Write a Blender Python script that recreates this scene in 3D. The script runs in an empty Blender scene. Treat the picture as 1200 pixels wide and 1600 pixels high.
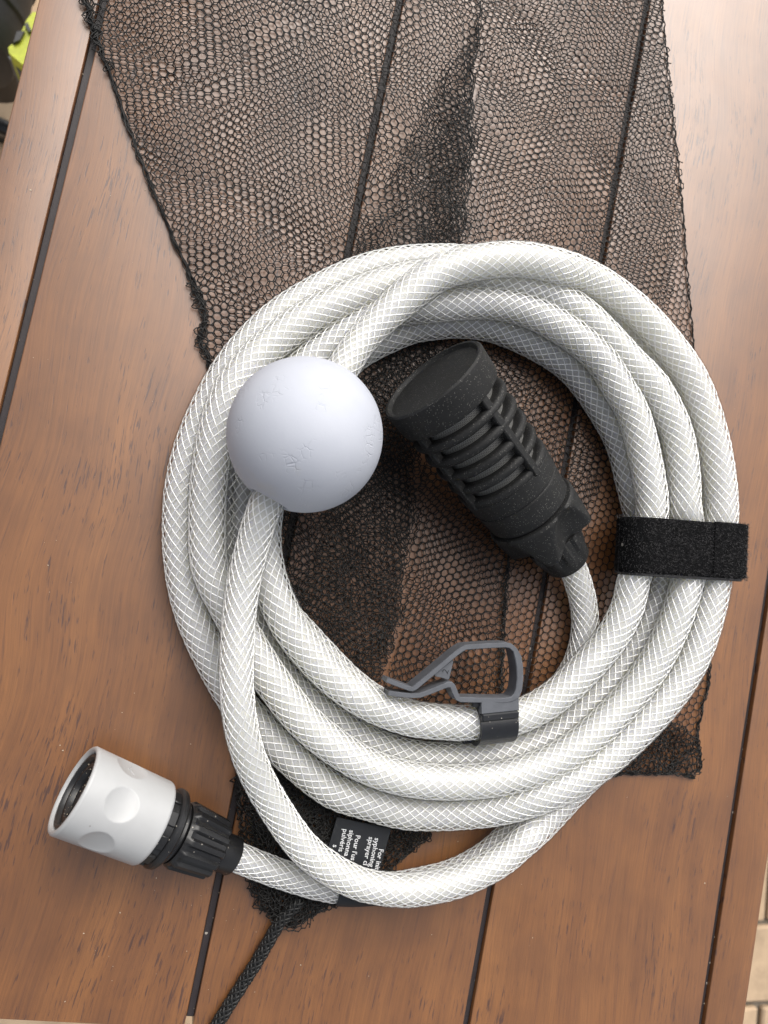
import bpy, bmesh, math, random
import numpy as np
from mathutils import Vector, Matrix

rng = np.random.default_rng(7)
random.seed(7)
sc = bpy.context.scene
col = sc.collection
MM = 0.001                                   # everything below is written in millimetres

# ------------------------------------------------------------------ camera
F_PX, H_CAM = 1200.0, 300.0
_a, _b, _c = 0.03630863, -0.24547112, 0.20825127
ca, sa, cb, sb, cc, ss = (math.cos(_a), math.sin(_a), math.cos(_b), math.sin(_b), math.cos(_c), math.sin(_c))
RC = (np.array([[cc, -ss, 0], [ss, cc, 0], [0, 0, 1]]) @ np.array([[1, 0, 0], [0, ca, -sa], [0, sa, ca]])
      @ np.array([[cb, 0, sb], [0, 1, 0], [-sb, 0, cb]]))
CAM = np.array([0.0, 0.0, H_CAM])
cd = bpy.data.cameras.new('camera')
cam = bpy.data.objects.new('camera', cd)
col.objects.link(cam)
m4 = Matrix([list(RC[0]) + [0], list(RC[1]) + [0], list(RC[2]) + [H_CAM * MM], [0, 0, 0, 1]])
cam.matrix_world = m4
cd.sensor_fit = 'VERTICAL'
cd.sensor_height = 36.0
cd.sensor_width = 27.0
cd.lens = 27.0
cd.clip_start = 0.005
cd.clip_end = 60.0
cd.dof.use_dof = True
cd.dof.focus_distance = 0.285
cd.dof.aperture_fstop = 16.0
sc.camera = cam

# ------------------------------------------------------------------ sky, sun, exposure
up_img = RC @ np.array([0, 1, 0.0]); right_img = RC @ np.array([1, 0, 0.0])
SUN_EL = math.radians(48)
hd = 0.93 * up_img[:2] + 0.42 * right_img[:2]
hd = hd / np.linalg.norm(hd)
sun_dir = np.array([hd[0] * math.cos(SUN_EL), hd[1] * math.cos(SUN_EL), math.sin(SUN_EL)])
w = bpy.data.worlds.new('World'); sc.world = w; w.use_nodes = True
nt = w.node_tree
bg = nt.nodes['Background']
sky = nt.nodes.new('ShaderNodeTexSky')
sky.sky_type = 'NISHITA'; sky.sun_disc = False
sky.sun_elevation = SUN_EL
sky.sun_rotation = math.atan2(hd[0], hd[1])
sky.dust_density = 4.0; sky.air_density = 1.0; sky.ozone_density = 1.0
hs = nt.nodes.new('ShaderNodeHueSaturation'); hs.inputs['Saturation'].default_value = 0.28
nt.links.new(sky.outputs[0], hs.inputs['Color']); nt.links.new(hs.outputs[0], bg.inputs['Color'])
bg.inputs['Strength'].default_value = 0.075
sl = bpy.data.lights.new('sun', 'SUN'); sl.energy = 1.5; sl.angle = math.radians(60); sl.color = (1.0, 0.955, 0.885)
so = bpy.data.objects.new('sun', sl); col.objects.link(so)
so.rotation_euler = Vector(tuple(sun_dir)).to_track_quat('Z', 'Y').to_euler()
so.location = tuple(sun_dir * 3)
sc.view_settings.view_transform = 'Standard'; sc.view_settings.look = 'None'
sc.view_settings.exposure = 1.05; sc.view_settings.gamma = 1.0
sc.cycles.use_denoising = True
sc.cycles.max_bounces = 14; sc.cycles.transparent_max_bounces = 40
sc.cycles.transmission_bounces = 8; sc.cycles.diffuse_bounces = 8
sc.cycles.caustics_reflective = False; sc.cycles.caustics_refractive = False

# ------------------------------------------------------------------ helpers
def at(px, py, z=0.0):
    """point at height z (mm) seen at this place of the photograph"""
    d = RC @ np.array([(px - 600.0) / F_PX, -(py - 800.0) / F_PX, -1.0])
    return CAM + d * ((z - H_CAM) / d[2])

def at_many(P):
    P = np.asarray(P, float)
    d = np.stack([(P[:, 0] - 600) / F_PX, -(P[:, 1] - 800) / F_PX, -np.ones(len(P))], 1) @ RC.T
    return CAM + d * ((P[:, 2] - H_CAM) / d[:, 2])[:, None]

def nrm(v):
    v = np.asarray(v, float); return v / (np.linalg.norm(v) + 1e-12)

def fast_mesh(name, V, faces, smooth=True, uv=None):
    """V (n,3) in mm, faces: list of (m,k) int arrays"""
    me = bpy.data.meshes.new(name)
    V = np.asarray(V, np.float32) * MM
    faces = [np.asarray(f, np.int32) for f in faces if len(f)]
    loops = np.concatenate([f.ravel() for f in faces])
    sizes = np.concatenate([np.full(len(f), f.shape[1], np.int32) for f in faces])
    starts = np.concatenate([[0], np.cumsum(sizes)[:-1]]).astype(np.int32)
    me.vertices.add(len(V)); me.vertices.foreach_set('co', V.ravel())
    me.loops.add(len(loops)); me.loops.foreach_set('vertex_index', loops)
    me.polygons.add(len(sizes)); me.polygons.foreach_set('loop_start', starts)
    me.polygons.foreach_set('use_smooth', np.full(len(sizes), smooth, bool))
    if uv is not None:
        l = me.uv_layers.new(name='UVMap')
        l.data.foreach_set('uv', np.asarray(uv, np.float32)[loops].ravel())
    me.update(calc_edges=True); me.validate()
    return me

def link(name, me, mat, parent=None, sharp=None):
    o = bpy.data.objects.new(name, me); col.objects.link(o)
    if mat: me.materials.append(mat)
    if parent: o.parent = parent
    if sharp is not None: me.set_sharp_from_angle(angle=math.radians(sharp))
    return o

class Acc:
    def __init__(s): s.V = []; s.F = {}; s.n = 0; s.U = []
    def add(s, V, F, uv=None):
        V = np.asarray(V, float)
        s.V.append(V)
        for f in F:
            f = np.asarray(f, int)
            if len(f): s.F.setdefault(f.shape[1], []).append(f + s.n)
        s.U.append(uv if uv is not None else np.zeros((len(V), 2)))
        s.n += len(V)
    def obj(s, name, mat, parent=None, smooth=True, sharp=None):
        me = fast_mesh(name, np.concatenate(s.V), [np.concatenate(v) for v in s.F.values()], smooth, np.concatenate(s.U))
        return link(name, me, mat, parent, sharp)

def grid_faces(nu, nv, wrap_v=True):
    i = np.arange(nu - 1)[:, None]; j = np.arange(nv if wrap_v else nv - 1)[None, :]
    j2 = (j + 1) % nv
    return np.stack([i * nv + j, (i + 1) * nv + j, (i + 1) * nv + j2, i * nv + j2], -1).reshape(-1, 4)

def catmull(P, step=2.0):
    P = np.asarray(P, float)
    Q = np.vstack([2 * P[0] - P[1], P, 2 * P[-1] - P[-2]])
    out = []
    for i in range(1, len(Q) - 2):
        p0, p1, p2, p3 = Q[i - 1], Q[i], Q[i + 1], Q[i + 2]
        n = max(2, int(np.linalg.norm(p2 - p1) / step * 2))
        t = np.linspace(0, 1, n, endpoint=False)[:, None]
        out.append(0.5 * ((2 * p1) + (-p0 + p2) * t + (2 * p0 - 5 * p1 + 4 * p2 - p3) * t ** 2 + (-p0 + 3 * p1 - 3 * p2 + p3) * t ** 3))
    out.append(Q[-2][None]); C = np.concatenate(out)
    return C

def resample(C, step):
    s = np.concatenate([[0], np.cumsum(np.linalg.norm(np.diff(C, axis=0), axis=1))])
    n = max(3, int(round(s[-1] / step)) + 1)
    u = np.linspace(0, s[-1], n)
    return np.stack([np.interp(u, s, C[:, k]) for k in range(C.shape[1])], 1), u

def frames(C):
    T = np.gradient(C, axis=0); T /= np.linalg.norm(T, axis=1)[:, None] + 1e-12
    N = np.zeros_like(C)
    n = np.cross([0, 0, 1.0], T[0]); N[0] = nrm(n if np.linalg.norm(n) > 1e-3 else np.cross([0, 1.0, 0], T[0]))
    for i in range(1, len(C)):
        v = N[i - 1] - T[i] * np.dot(N[i - 1], T[i]); N[i] = nrm(v)
    return T, N, np.cross(T, N)

def tube(C, r, k=8, caps=True):
    T, N, B = frames(C)
    r = np.broadcast_to(np.asarray(r, float), (len(C),))
    th = np.arange(k) / k * 2 * math.pi
    V = C[:, None] + r[:, None, None] * (np.cos(th)[None, :, None] * N[:, None] + np.sin(th)[None, :, None] * B[:, None])
    F = [grid_faces(len(C), k)]
    if caps:
        F.append(np.array([list(range(k))[::-1], [(len(C) - 1) * k + j for j in range(k)]]))
    return V.reshape(-1, 3), F

def basis(axis, upv=(0, 0, 1.0)):
    a = nrm(axis); e1 = nrm(np.cross(upv, a)); e2 = np.cross(a, e1)     # e1 sideways, e2 up-ish
    return a, e1, e2

def lathe(prof, O, A, E1, E2, k=64, rad=None, closed=False):
    """prof: (t, r) list along axis A; rad(t, theta, r) may reshape it"""
    prof = np.asarray(prof, float); th = np.arange(k) / k * 2 * math.pi
    t = prof[:, 0][:, None] + 0 * th; r = prof[:, 1][:, None] + 0 * th
    if rad is not None: r = rad(t, th[None, :] + 0 * t, r)
    V = O + t[..., None] * A + r[..., None] * (np.cos(th)[None, :, None] * E1 + np.sin(th)[None, :, None] * E2)
    F = grid_faces(len(prof), k)
    if closed:
        F = np.concatenate([F, np.stack([(len(prof) - 1) * k + np.arange(k), np.arange(k), (np.arange(k) + 1) % k, (len(prof) - 1) * k + (np.arange(k) + 1) % k], 1)])
    uv = np.stack([np.broadcast_to(th[None] / (2 * math.pi), t.shape), t], -1).reshape(-1, 2)
    return V.reshape(-1, 3), [F], uv

def rbox(O, X, Y, Z, hx, hy, hz, b=0.3):
    """bevelled box: centre O, unit axes, half sizes"""
    V = []; 
    for sx in (-1, 1):
        for sy in (-1, 1):
            for sz in (-1, 1):
                V += [O + X * sx * (hx - b) + Y * sy * (hy - b) + Z * sz * hz,
                      O + X * sx * (hx - b) + Y * sy * hy + Z * sz * (hz - b),
                      O + X * sx * hx + Y * sy * (hy - b) + Z * sz * (hz - b)]
    bm = bmesh.new()
    vs = [bm.verts.new(v) for v in V]
    r = bmesh.ops.convex_hull(bm, input=vs)
    bm.verts.index_update()
    VV = np.array([v.co[:] for v in bm.verts]); FF = np.array([[v.index for v in f.verts] for f in bm.faces])
    bm.free()
    return VV, [FF]

def sweep_profile(prof, O, X, Z, Y, y0, y1, caps=True):
    """closed 2D profile (x,z) extruded along Y"""
    prof = np.asarray(prof, float); n = len(prof)
    base = O + prof[:, :1] * X + prof[:, 1:2] * Z
    V = np.concatenate([base + y0 * Y, base + y1 * Y])
    j = np.arange(n); j2 = (j + 1) % n
    F = [np.stack([j, j2, n + j2, n + j], 1)]
    if caps: F.append(np.array([list(range(n))[::-1], list(range(n, 2 * n))]))
    return V, F

def empty(name, label, cat, loc=(0, 0, 0), group=None):
    o = bpy.data.objects.new(name, None); col.objects.link(o)
    o.empty_display_size = 0.01
    o['label'] = label; o['category'] = cat
    if group: o['group'] = group
    return o

# ------------------------------------------------------------------ materials
def mat(name):
    m = bpy.data.materials.new(name); m.use_nodes = True
    return m, m.node_tree, m.node_tree.nodes['Principled BSDF']

def N(nt, kind, **kw):
    n = nt.nodes.new(kind)
    for k, v in kw.items():
        if k in n.inputs: n.inputs[k].default_value = v
        else: setattr(n, k, v)
    return n

def ramp(nt, stops):
    n = nt.nodes.new('ShaderNodeValToRGB'); e = n.color_ramp.elements
    while len(e) < len(stops): e.new(0.5)
    for i, (p, c) in enumerate(stops):
        e[i].position = p; e[i].color = (*c, 1) if len(c) == 3 else c
    return n

def mapping(nt, scale, kind='Object', loc=(0, 0, 0), rot=(0, 0, 0)):
    tc = nt.nodes.new('ShaderNodeTexCoord'); mp = nt.nodes.new('ShaderNodeMapping')
    mp.inputs['Scale'].default_value = scale; mp.inputs['Location'].default_value = loc; mp.inputs['Rotation'].default_value = rot
    nt.links.new(tc.outputs[kind], mp.inputs['Vector'])
    return mp

def mix(nt, fac, a, b, mode='MIX'):
    n = nt.nodes.new('ShaderNodeMix'); n.data_type = 'RGBA'; n.blend_type = mode
    L = nt.links
    if hasattr(fac, 'links'): L.new(fac, n.inputs[0])
    else: n.inputs[0].default_value = fac
    for s, v in ((6, a), (7, b)):
        if hasattr(v, 'links'): L.new(v, n.inputs[s])
        else: n.inputs[s].default_value = (*v, 1)
    return n.outputs[2]

def wood_material():
    m, nt, p = mat('oiled_hardwood'); L = nt.links
    oi = nt.nodes.new('ShaderNodeObjectInfo')
    tc = nt.nodes.new('ShaderNodeTexCoord')
    sh = nt.nodes.new('ShaderNodeVectorMath'); sh.operation = 'MULTIPLY_ADD'
    cmb = nt.nodes.new('ShaderNodeCombineXYZ')
    for i in range(3): L.new(oi.outputs['Random'], cmb.inputs[i])
    L.new(cmb.outputs[0], sh.inputs[0]); sh.inputs[1].default_value = (3.1, 7.7, 5.3); L.new(tc.outputs['Object'], sh.inputs[2])
    # slow bend of the grain
    bend = N(nt, 'ShaderNodeTexNoise', Scale=9.0, Detail=1.0)
    L.new(sh.outputs[0], bend.inputs['Vector'])
    sub = nt.nodes.new('ShaderNodeVectorMath'); sub.operation = 'MULTIPLY_ADD'
    L.new(bend.outputs['Color'], sub.inputs[0]); sub.inputs[1].default_value = (0.022, 0, 0); L.new(sh.outputs[0], sub.inputs[2])
    def mp(scale):
        n = nt.nodes.new('ShaderNodeMapping'); n.inputs['Scale'].default_value = scale
        L.new(sub.outputs[0], n.inputs['Vector']); return n
    # broad colour bands
    b1 = N(nt, 'ShaderNodeTexNoise', Scale=1.0, Detail=4.0, Roughness=0.55); L.new(mp((75, 5, 30)).outputs[0], b1.inputs['Vector'])
    r1 = ramp(nt, [(0.22, (0.145, 0.053, 0.013)), (0.5, (0.194, 0.075, 0.018)), (0.8, (0.252, 0.103, 0.026))])
    L.new(b1.outputs['Fac'], r1.inputs['Fac'])
    # fine fibre
    b2 = N(nt, 'ShaderNodeTexNoise', Scale=1.0, Detail=6.0, Roughness=0.7); L.new(mp((1500, 40, 120)).outputs[0], b2.inputs['Vector'])
    r2 = ramp(nt, [(0.3, (0.66, 0.63, 0.62)), (0.7, (1.24, 1.22, 1.2))]); L.new(b2.outputs['Fac'], r2.inputs['Fac'])
    c1 = mix(nt, 0.75, r1.outputs[0], r2.outputs[0], 'MULTIPLY')
    # blotches
    b3 = N(nt, 'ShaderNodeTexNoise', Scale=34.0, Detail=3.0, Roughness=0.6); L.new(sh.outputs[0], b3.inputs['Vector'])
    r3 = ramp(nt, [(0.32, (0.80, 0.78, 0.80)), (0.6, (1.05, 1.05, 1.04))]); L.new(b3.outputs['Fac'], r3.inputs['Fac'])
    c2 = mix(nt, 0.8, c1, r3.outputs[0], 'MULTIPLY')
    # pores: short dark strokes along the grain, in some zones more than in others
    v = N(nt, 'ShaderNodeTexNoise', Scale=1.0, Detail=2.5, Roughness=0.62); L.new(mp((1500, 105, 160)).outputs[0], v.inputs['Vector'])
    zone = N(nt, 'ShaderNodeTexNoise', Scale=24.0, Detail=3.0, Roughness=0.6); L.new(mp((1.6, 0.7, 1)).outputs[0], zone.inputs['Vector'])
    zr = nt.nodes.new('ShaderNodeMapRange'); zr.inputs['From Min'].default_value = 0.33; zr.inputs['From Max'].default_value = 0.66
    zr.inputs['To Min'].default_value = 0.72; zr.inputs['To Max'].default_value = 0.565; L.new(zone.outputs['Fac'], zr.inputs['Value'])
    th = nt.nodes.new('ShaderNodeMath'); th.operation = 'SUBTRACT'; L.new(v.outputs['Fac'], th.inputs[0]); L.new(zr.outputs[0], th.inputs[1])
    pm = nt.nodes.new('ShaderNodeMapRange'); pm.inputs['From Min'].default_value = 0.0; pm.inputs['From Max'].default_value = 0.045; L.new(th.outputs[0], pm.inputs['Value'])
    pm2 = nt.nodes.new('ShaderNodeMath'); pm2.operation = 'MULTIPLY'; L.new(pm.outputs[0], pm2.inputs[0]); pm2.inputs[1].default_value = 0.78
    lg = N(nt, 'ShaderNodeTexNoise', Scale=1.0, Detail=3.0, Roughness=0.6); L.new(mp((1250, 30, 90)).outputs[0], lg.inputs['Vector'])
    lr = ramp(nt, [(0.60, (0, 0, 0)), (0.70, (0.55, 0.55, 0.55))]); L.new(lg.outputs['Fac'], lr.inputs['Fac'])
    c2 = mix(nt, lr.outputs[0], c2, (0.085, 0.030, 0.014))
    c3 = mix(nt, pm2.outputs[0], c2, (0.045, 0.016, 0.012))
    L.new(c3, p.inputs['Base Color'])
    rr = N(nt, 'ShaderNodeTexNoise', Scale=60.0, Detail=4.0); L.new(sh.outputs[0], rr.inputs['Vector'])
    mr = nt.nodes.new('ShaderNodeMapRange'); mr.inputs['To Min'].default_value = 0.36; mr.inputs['To Max'].default_value = 0.52
    L.new(rr.outputs['Fac'], mr.inputs['Value']); L.new(mr.outputs[0], p.inputs['Roughness'])
    p.inputs['Specular IOR Level'].default_value = 0.6
    p.inputs['Coat Weight'].default_value = 1.0; p.inputs['Coat Roughness'].default_value = 0.38; p.inputs['Coat IOR'].default_value = 1.62
    hsub = nt.nodes.new('ShaderNodeMath'); hsub.operation = 'SUBTRACT'; L.new(b2.outputs['Fac'], hsub.inputs[0]); L.new(pm.outputs[0], hsub.inputs[1])
    bp = N(nt, 'ShaderNodeBump', Strength=0.25, Distance=0.0003); L.new(hsub.outputs[0], bp.inputs['Height']); L.new(bp.outputs[0], p.inputs['Normal'])
    return m

def plastic(name, c, rough=0.45, spec=0.5, grit=0.0, grit_c=(0.35, 0.32, 0.28), bump=0.0, gscale=900.0, bscale=1500.0, var=0.15):
    m, nt, p = mat(name); L = nt.links
    p.inputs['Roughness'].default_value = rough; p.inputs['Specular IOR Level'].default_value = spec
    mp = mapping(nt, (1, 1, 1))
    n = N(nt, 'ShaderNodeTexNoise', Scale=220.0, Detail=4.0); L.new(mp.outputs[0], n.inputs['Vector'])
    r = ramp(nt, [(0.3, tuple(x * (1 - var) for x in c)), (0.7, tuple(min(1, x * (1 + 0.7 * var)) for x in c))]); L.new(n.outputs['Fac'], r.inputs['Fac'])
    out = r.outputs[0]
    if grit > 0:
        v = N(nt, 'ShaderNodeTexVoronoi', Scale=gscale); L.new(mp.outputs[0], v.inputs['Vector'])
        s = nt.nodes.new('ShaderNodeSeparateColor'); L.new(v.outputs['Color'], s.inputs[0])
        lt = nt.nodes.new('ShaderNodeMath'); lt.operation = 'LESS_THAN'; lt.inputs[1].default_value = grit; L.new(s.outputs[0], lt.inputs[0])
        d = nt.nodes.new('ShaderNodeMath'); d.operation = 'LESS_THAN'; L.new(v.outputs['Distance'], d.inputs[0])
        md = nt.nodes.new('ShaderNodeMath'); md.operation = 'MULTIPLY'; md.inputs[1].default_value = 0.38; L.new(s.outputs[1], md.inputs[0]); L.new(md.outputs[0], d.inputs[1])
        mm = nt.nodes.new('ShaderNodeMath'); mm.operation = 'MULTIPLY'; L.new(lt.outputs[0], mm.inputs[0]); L.new(d.outputs[0], mm.inputs[1])
        out = mix(nt, mm.outputs[0], out, grit_c)
    L.new(out, p.inputs['Base Color'])
    if bump > 0:
        b = N(nt, 'ShaderNodeTexNoise', Scale=bscale, Detail=3.0); L.new(mp.outputs[0], b.inputs['Vector'])
        bp = N(nt, 'ShaderNodeBump', Strength=bump, Distance=0.0002); L.new(b.outputs['Fac'], bp.inputs['Height']); L.new(bp.outputs[0], p.inputs['Normal'])
    return m

def hose_skin():
    m, nt, p = mat('clear_pvc'); L = nt.links
    nt.nodes.remove(p)
    out = nt.nodes['Material Output']
    tr = N(nt, 'ShaderNodeBsdfTransparent'); tr.inputs['Color'].default_value = (0.99, 0.99, 0.985, 1)
    gl = N(nt, 'ShaderNodeBsdfGlossy', Roughness=0.13)
    fr = N(nt, 'ShaderNodeFresnel', IOR=1.45)
    ge = nt.nodes.new('ShaderNodeNewGeometry')
    inv = nt.nodes.new('ShaderNodeMath'); inv.operation = 'SUBTRACT'; inv.inputs[0].default_value = 1.0; L.new(ge.outputs['Backfacing'], inv.inputs[1])
    mu = nt.nodes.new('ShaderNodeMath'); mu.operation = 'MULTIPLY'; L.new(fr.outputs[0], mu.inputs[0]); L.new(inv.outputs[0], mu.inputs[1])
    n = N(nt, 'ShaderNodeTexNoise', Scale=500.0, Detail=2.0); L.new(mapping(nt, (1, 1, 1)).outputs[0], n.inputs['Vector'])
    bp = N(nt, 'ShaderNodeBump', Strength=0.12, Distance=0.0003); L.new(n.outputs['Fac'], bp.inputs['Height']); L.new(bp.outputs[0], gl.inputs['Normal'])
    mx = N(nt, 'ShaderNodeMixShader'); L.new(mu.outputs[0], mx.inputs[0]); L.new(tr.outputs[0], mx.inputs[1]); L.new(gl.outputs[0], mx.inputs[2])
    L.new(mx.outputs[0], out.inputs['Surface'])
    return m

def milky(name, c, clear, trans=0.5):
    m, nt, p = mat(name); L = nt.links
    nt.nodes.remove(p); out = nt.nodes['Material Output']
    df = N(nt, 'ShaderNodeBsdfDiffuse'); df.inputs['Color'].default_value = (*c, 1)
    tl = N(nt, 'ShaderNodeBsdfTranslucent'); tl.inputs['Color'].default_value = (*c, 1)
    tp = N(nt, 'ShaderNodeBsdfTransparent')
    m1 = N(nt, 'ShaderNodeMixShader'); m1.inputs[0].default_value = trans; L.new(df.outputs[0], m1.inputs[1]); L.new(tl.outputs[0], m1.inputs[2])
    m2 = N(nt, 'ShaderNodeMixShader'); m2.inputs[0].default_value = clear; L.new(m1.outputs[0], m2.inputs[1]); L.new(tp.outputs[0], m2.inputs[2])
    L.new(m2.outputs[0], out.inputs['Surface'])
    return m

def screen_material():
    m, nt, p = mat('steel_gauze'); L = nt.links
    tc = nt.nodes.new('ShaderNodeTexCoord')
    mp = nt.nodes.new('ShaderNodeMapping'); mp.inputs['Scale'].default_value = (120, 1.25, 1)
    L.new(tc.outputs['UV'], mp.inputs['Vector'])
    b = N(nt, 'ShaderNodeTexBrick', Scale=1.0); b.inputs['Color1'].default_value = (0.012, 0.012, 0.012, 1); b.inputs['Color2'].default_value = (0.02, 0.02, 0.02, 1)
    b.inputs['Mortar'].default_value = (0.30, 0.30, 0.29, 1); b.inputs['Mortar Size'].default_value = 0.13; b.inputs['Brick Width'].default_value = 1.0; b.inputs['Row Height'].default_value = 0.6
    L.new(mp.outputs[0], b.inputs['Vector']); L.new(b.outputs['Color'], p.inputs['Base Color'])
    p.inputs['Metallic'].default_value = 0.4; p.inputs['Roughness'].default_value = 0.45
    bp = N(nt, 'ShaderNodeBump', Strength=0.5, Distance=0.0002); L.new(b.outputs['Fac'], bp.inputs['Height']); L.new(bp.outputs[0], p.inputs['Normal'])
    return m

def foam_material():
    m, nt, p = mat('white_foam'); L = nt.links
    mp = mapping(nt, (1, 1, 1))
    n = N(nt, 'ShaderNodeTexNoise', Scale=60.0, Detail=5.0); L.new(mp.outputs[0], n.inputs['Vector'])
    r = ramp(nt, [(0.3, (0.465, 0.488, 0.552)), (0.7, (0.505, 0.525, 0.585))]); L.new(n.outputs['Fac'], r.inputs['Fac'])
    st = N(nt, 'ShaderNodeTexNoise', Scale=38.0, Detail=4.0); L.new(mapping(nt, (1, 1, 1), loc=(0.3, 0.1, 0)).outputs[0], st.inputs['Vector'])
    rs = ramp(nt, [(0.60, (0, 0, 0)), (0.78, (1, 1, 1))]); L.new(st.outputs['Fac'], rs.inputs['Fac'])
    c = mix(nt, rs.outputs[0], r.outputs[0], (0.50, 0.48, 0.44))
    L.new(c, p.inputs['Base Color'])
    p.inputs['Roughness'].default_value = 0.62; p.inputs['Specular IOR Level'].default_value = 0.35
    f = N(nt, 'ShaderNodeTexNoise', Scale=1400.0, Detail=2.0); L.new(mp.outputs[0], f.inputs['Vector'])
    v = N(nt, 'ShaderNodeTexVoronoi', Scale=430.0, feature='DISTANCE_TO_EDGE'); L.new(mp.outputs[0], v.inputs['Vector'])
    rv = ramp(nt, [(0.0, (0, 0, 0)), (0.09, (1, 1, 1))]); L.new(v.outputs['Distance'], rv.inputs['Fac'])
    z = N(nt, 'ShaderNodeTexNoise', Scale=95.0, Detail=3.0); L.new(mp.outputs[0], z.inputs['Vector'])
    rz = ramp(nt, [(0.56, (0, 0, 0)), (0.68, (1, 1, 1))]); L.new(z.outputs['Fac'], rz.inputs['Fac'])
    cre = mix(nt, rz.outputs[0], (1, 1, 1), rv.outputs[0])
    b1 = N(nt, 'ShaderNodeBump', Strength=0.10, Distance=0.0002); L.new(f.outputs['Fac'], b1.inputs['Height'])
    b2 = N(nt, 'ShaderNodeBump', Strength=0.38, Distance=0.0006); L.new(cre, b2.inputs['Height']); L.new(b1.outputs[0], b2.inputs['Normal'])
    L.new(b2.outputs[0], p.inputs['Normal'])
    return m

def stone_material(name, c, scale=18.0):
    m, nt, p = mat(name); L = nt.links
    mp = mapping(nt, (1, 1, 1)); oi = nt.nodes.new('ShaderNodeObjectInfo')
    ad = nt.nodes.new('ShaderNodeVectorMath'); ad.operation = 'ADD'; L.new(mp.outputs[0], ad.inputs[0])
    sc_ = nt.nodes.new('ShaderNodeVectorMath'); sc_.operation = 'SCALE'; sc_.inputs[3].default_value = 9.0
    cm = nt.nodes.new('ShaderNodeCombineXYZ'); L.new(oi.outputs['Random'], cm.inputs[0]); L.new(oi.outputs['Random'], cm.inputs[1]); L.new(cm.outputs[0], sc_.inputs[0]); L.new(sc_.outputs[0], ad.inputs[1])
    n = N(nt, 'ShaderNodeTexNoise', Scale=scale, Detail=6.0, Roughness=0.65); L.new(ad.outputs[0], n.inputs['Vector'])
    r = ramp(nt, [(0.28, tuple(x * 0.72 for x in c)), (0.5, c), (0.75, tuple(min(1, x * 1.25) for x in c))]); L.new(n.outputs['Fac'], r.inputs['Fac'])
    tint = ramp(nt, [(0.0, (0.85, 0.83, 0.82)), (1.0, (1.12, 1.02, 0.92))]); L.new(oi.outputs['Random'], tint.inputs['Fac'])
    L.new(mix(nt, 0.9, r.outputs[0], tint.outputs[0], 'MULTIPLY'), p.inputs['Base Color'])
    p.inputs['Roughness'].default_value = 0.85
    bp = N(nt, 'ShaderNodeBump', Strength=0.4, Distance=0.002); L.new(n.outputs['Fac'], bp.inputs['Height']); L.new(bp.outputs[0], p.inputs['Normal'])
    return m

M_WOOD = wood_material()
M_STRIP = plastic('dark_joint_strip', (0.030, 0.024, 0.026), 0.5, 0.4, grit=0.05, gscale=420, bump=0.3)
M_NET = plastic('black_nylon_net', (0.012, 0.0115, 0.011), 0.55, 0.35)
M_CORD = plastic('black_cord', (0.011, 0.011, 0.011), 0.5, 0.4)
M_SKIN = hose_skin()
M_CORE, _nt, _p = mat('milky_pvc')
_n = N(_nt, 'ShaderNodeTexNoise', Scale=70.0); _nt.links.new(mapping(_nt, (1, 1, 1)).outputs[0], _n.inputs['Vector'])
_r = ramp(_nt, [(0.3, (0.962, 0.955, 0.872)), (0.7, (0.978, 0.974, 0.915))]); _nt.links.new(_n.outputs['Fac'], _r.inputs['Fac']); _nt.links.new(_r.outputs[0], _p.inputs['Base Color'])
_p.inputs['Subsurface Weight'].default_value = 1.0; _p.inputs['Subsurface Radius'].default_value = (1.0, 0.97, 0.8); _p.inputs['Subsurface Scale'].default_value = 0.010
_p.inputs['Roughness'].default_value = 0.4; _p.inputs['Alpha'].default_value = 0.78
M_BRAID, _nt, _p = mat('white_polyester_braid')
_n = N(_nt, 'ShaderNodeTexNoise', Scale=900.0); _nt.links.new(mapping(_nt, (1, 1, 1)).outputs[0], _n.inputs['Vector'])
_r = ramp(_nt, [(0.3, (0.93, 0.935, 0.93)), (0.7, (0.97, 0.97, 0.97))]); _nt.links.new(_n.outputs['Fac'], _r.inputs['Fac']); _nt.links.new(_r.outputs[0], _p.inputs['Base Color'])
_p.inputs['Roughness'].default_value = 0.34; _p.inputs['Metallic'].default_value = 0.48
M_FOAM = foam_material()
M_BLACK = plastic('black_filter_plastic', (0.013, 0.0132, 0.0135), 0.6, 0.32, grit=0.38, gscale=2300, grit_c=(0.15, 0.145, 0.135), bump=0.5)
M_BLACK2 = plastic('black_fitting_plastic', (0.012, 0.012, 0.013), 0.36, 0.5, grit=0.05, gscale=1400, bump=0.12)
M_WHITE = plastic('pale_grey_plastic', (0.42, 0.425, 0.43), 0.36, 0.5, grit=0.004, gscale=500, grit_c=(0.25, 0.24, 0.23), bump=0.04, var=0.025)
M_GREY = plastic('slate_grey_plastic', (0.098, 0.104, 0.118), 0.5, 0.45, bump=0.12)
M_GREYD = plastic('dark_grey_plastic', (0.016, 0.017, 0.020), 0.35, 0.4, grit=0.08, gscale=1500, bump=0.15)
M_STRAP = plastic('black_loop_fabric', (0.006, 0.006, 0.0065), 0.95, 0.08, grit=0.012, gscale=500, bump=0.9, bscale=1800)
M_NAP = plastic('black_fibre', (0.07, 0.068, 0.07), 0.8, 0.15)
M_BACKING = plastic('black_strap_backing', (0.022, 0.022, 0.024), 0.55, 0.4, bump=0.3)
M_TAG = plastic('black_satin_label', (0.016, 0.018, 0.022), 0.55, 0.4, bump=0.15, bscale=3000)
M_PRINT = plastic('white_print', (0.74, 0.75, 0.77), 0.7, 0.3)
M_GAUZE = screen_material()
M_CRUMB = plastic('pale_grit', (0.50, 0.42, 0.32), 0.8, 0.3)
M_PAVER = stone_material('sandstone_paver', (0.46, 0.35, 0.24), 22)
M_GROUND = stone_material('mortar_bed', (0.16, 0.145, 0.12), 30)
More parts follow.
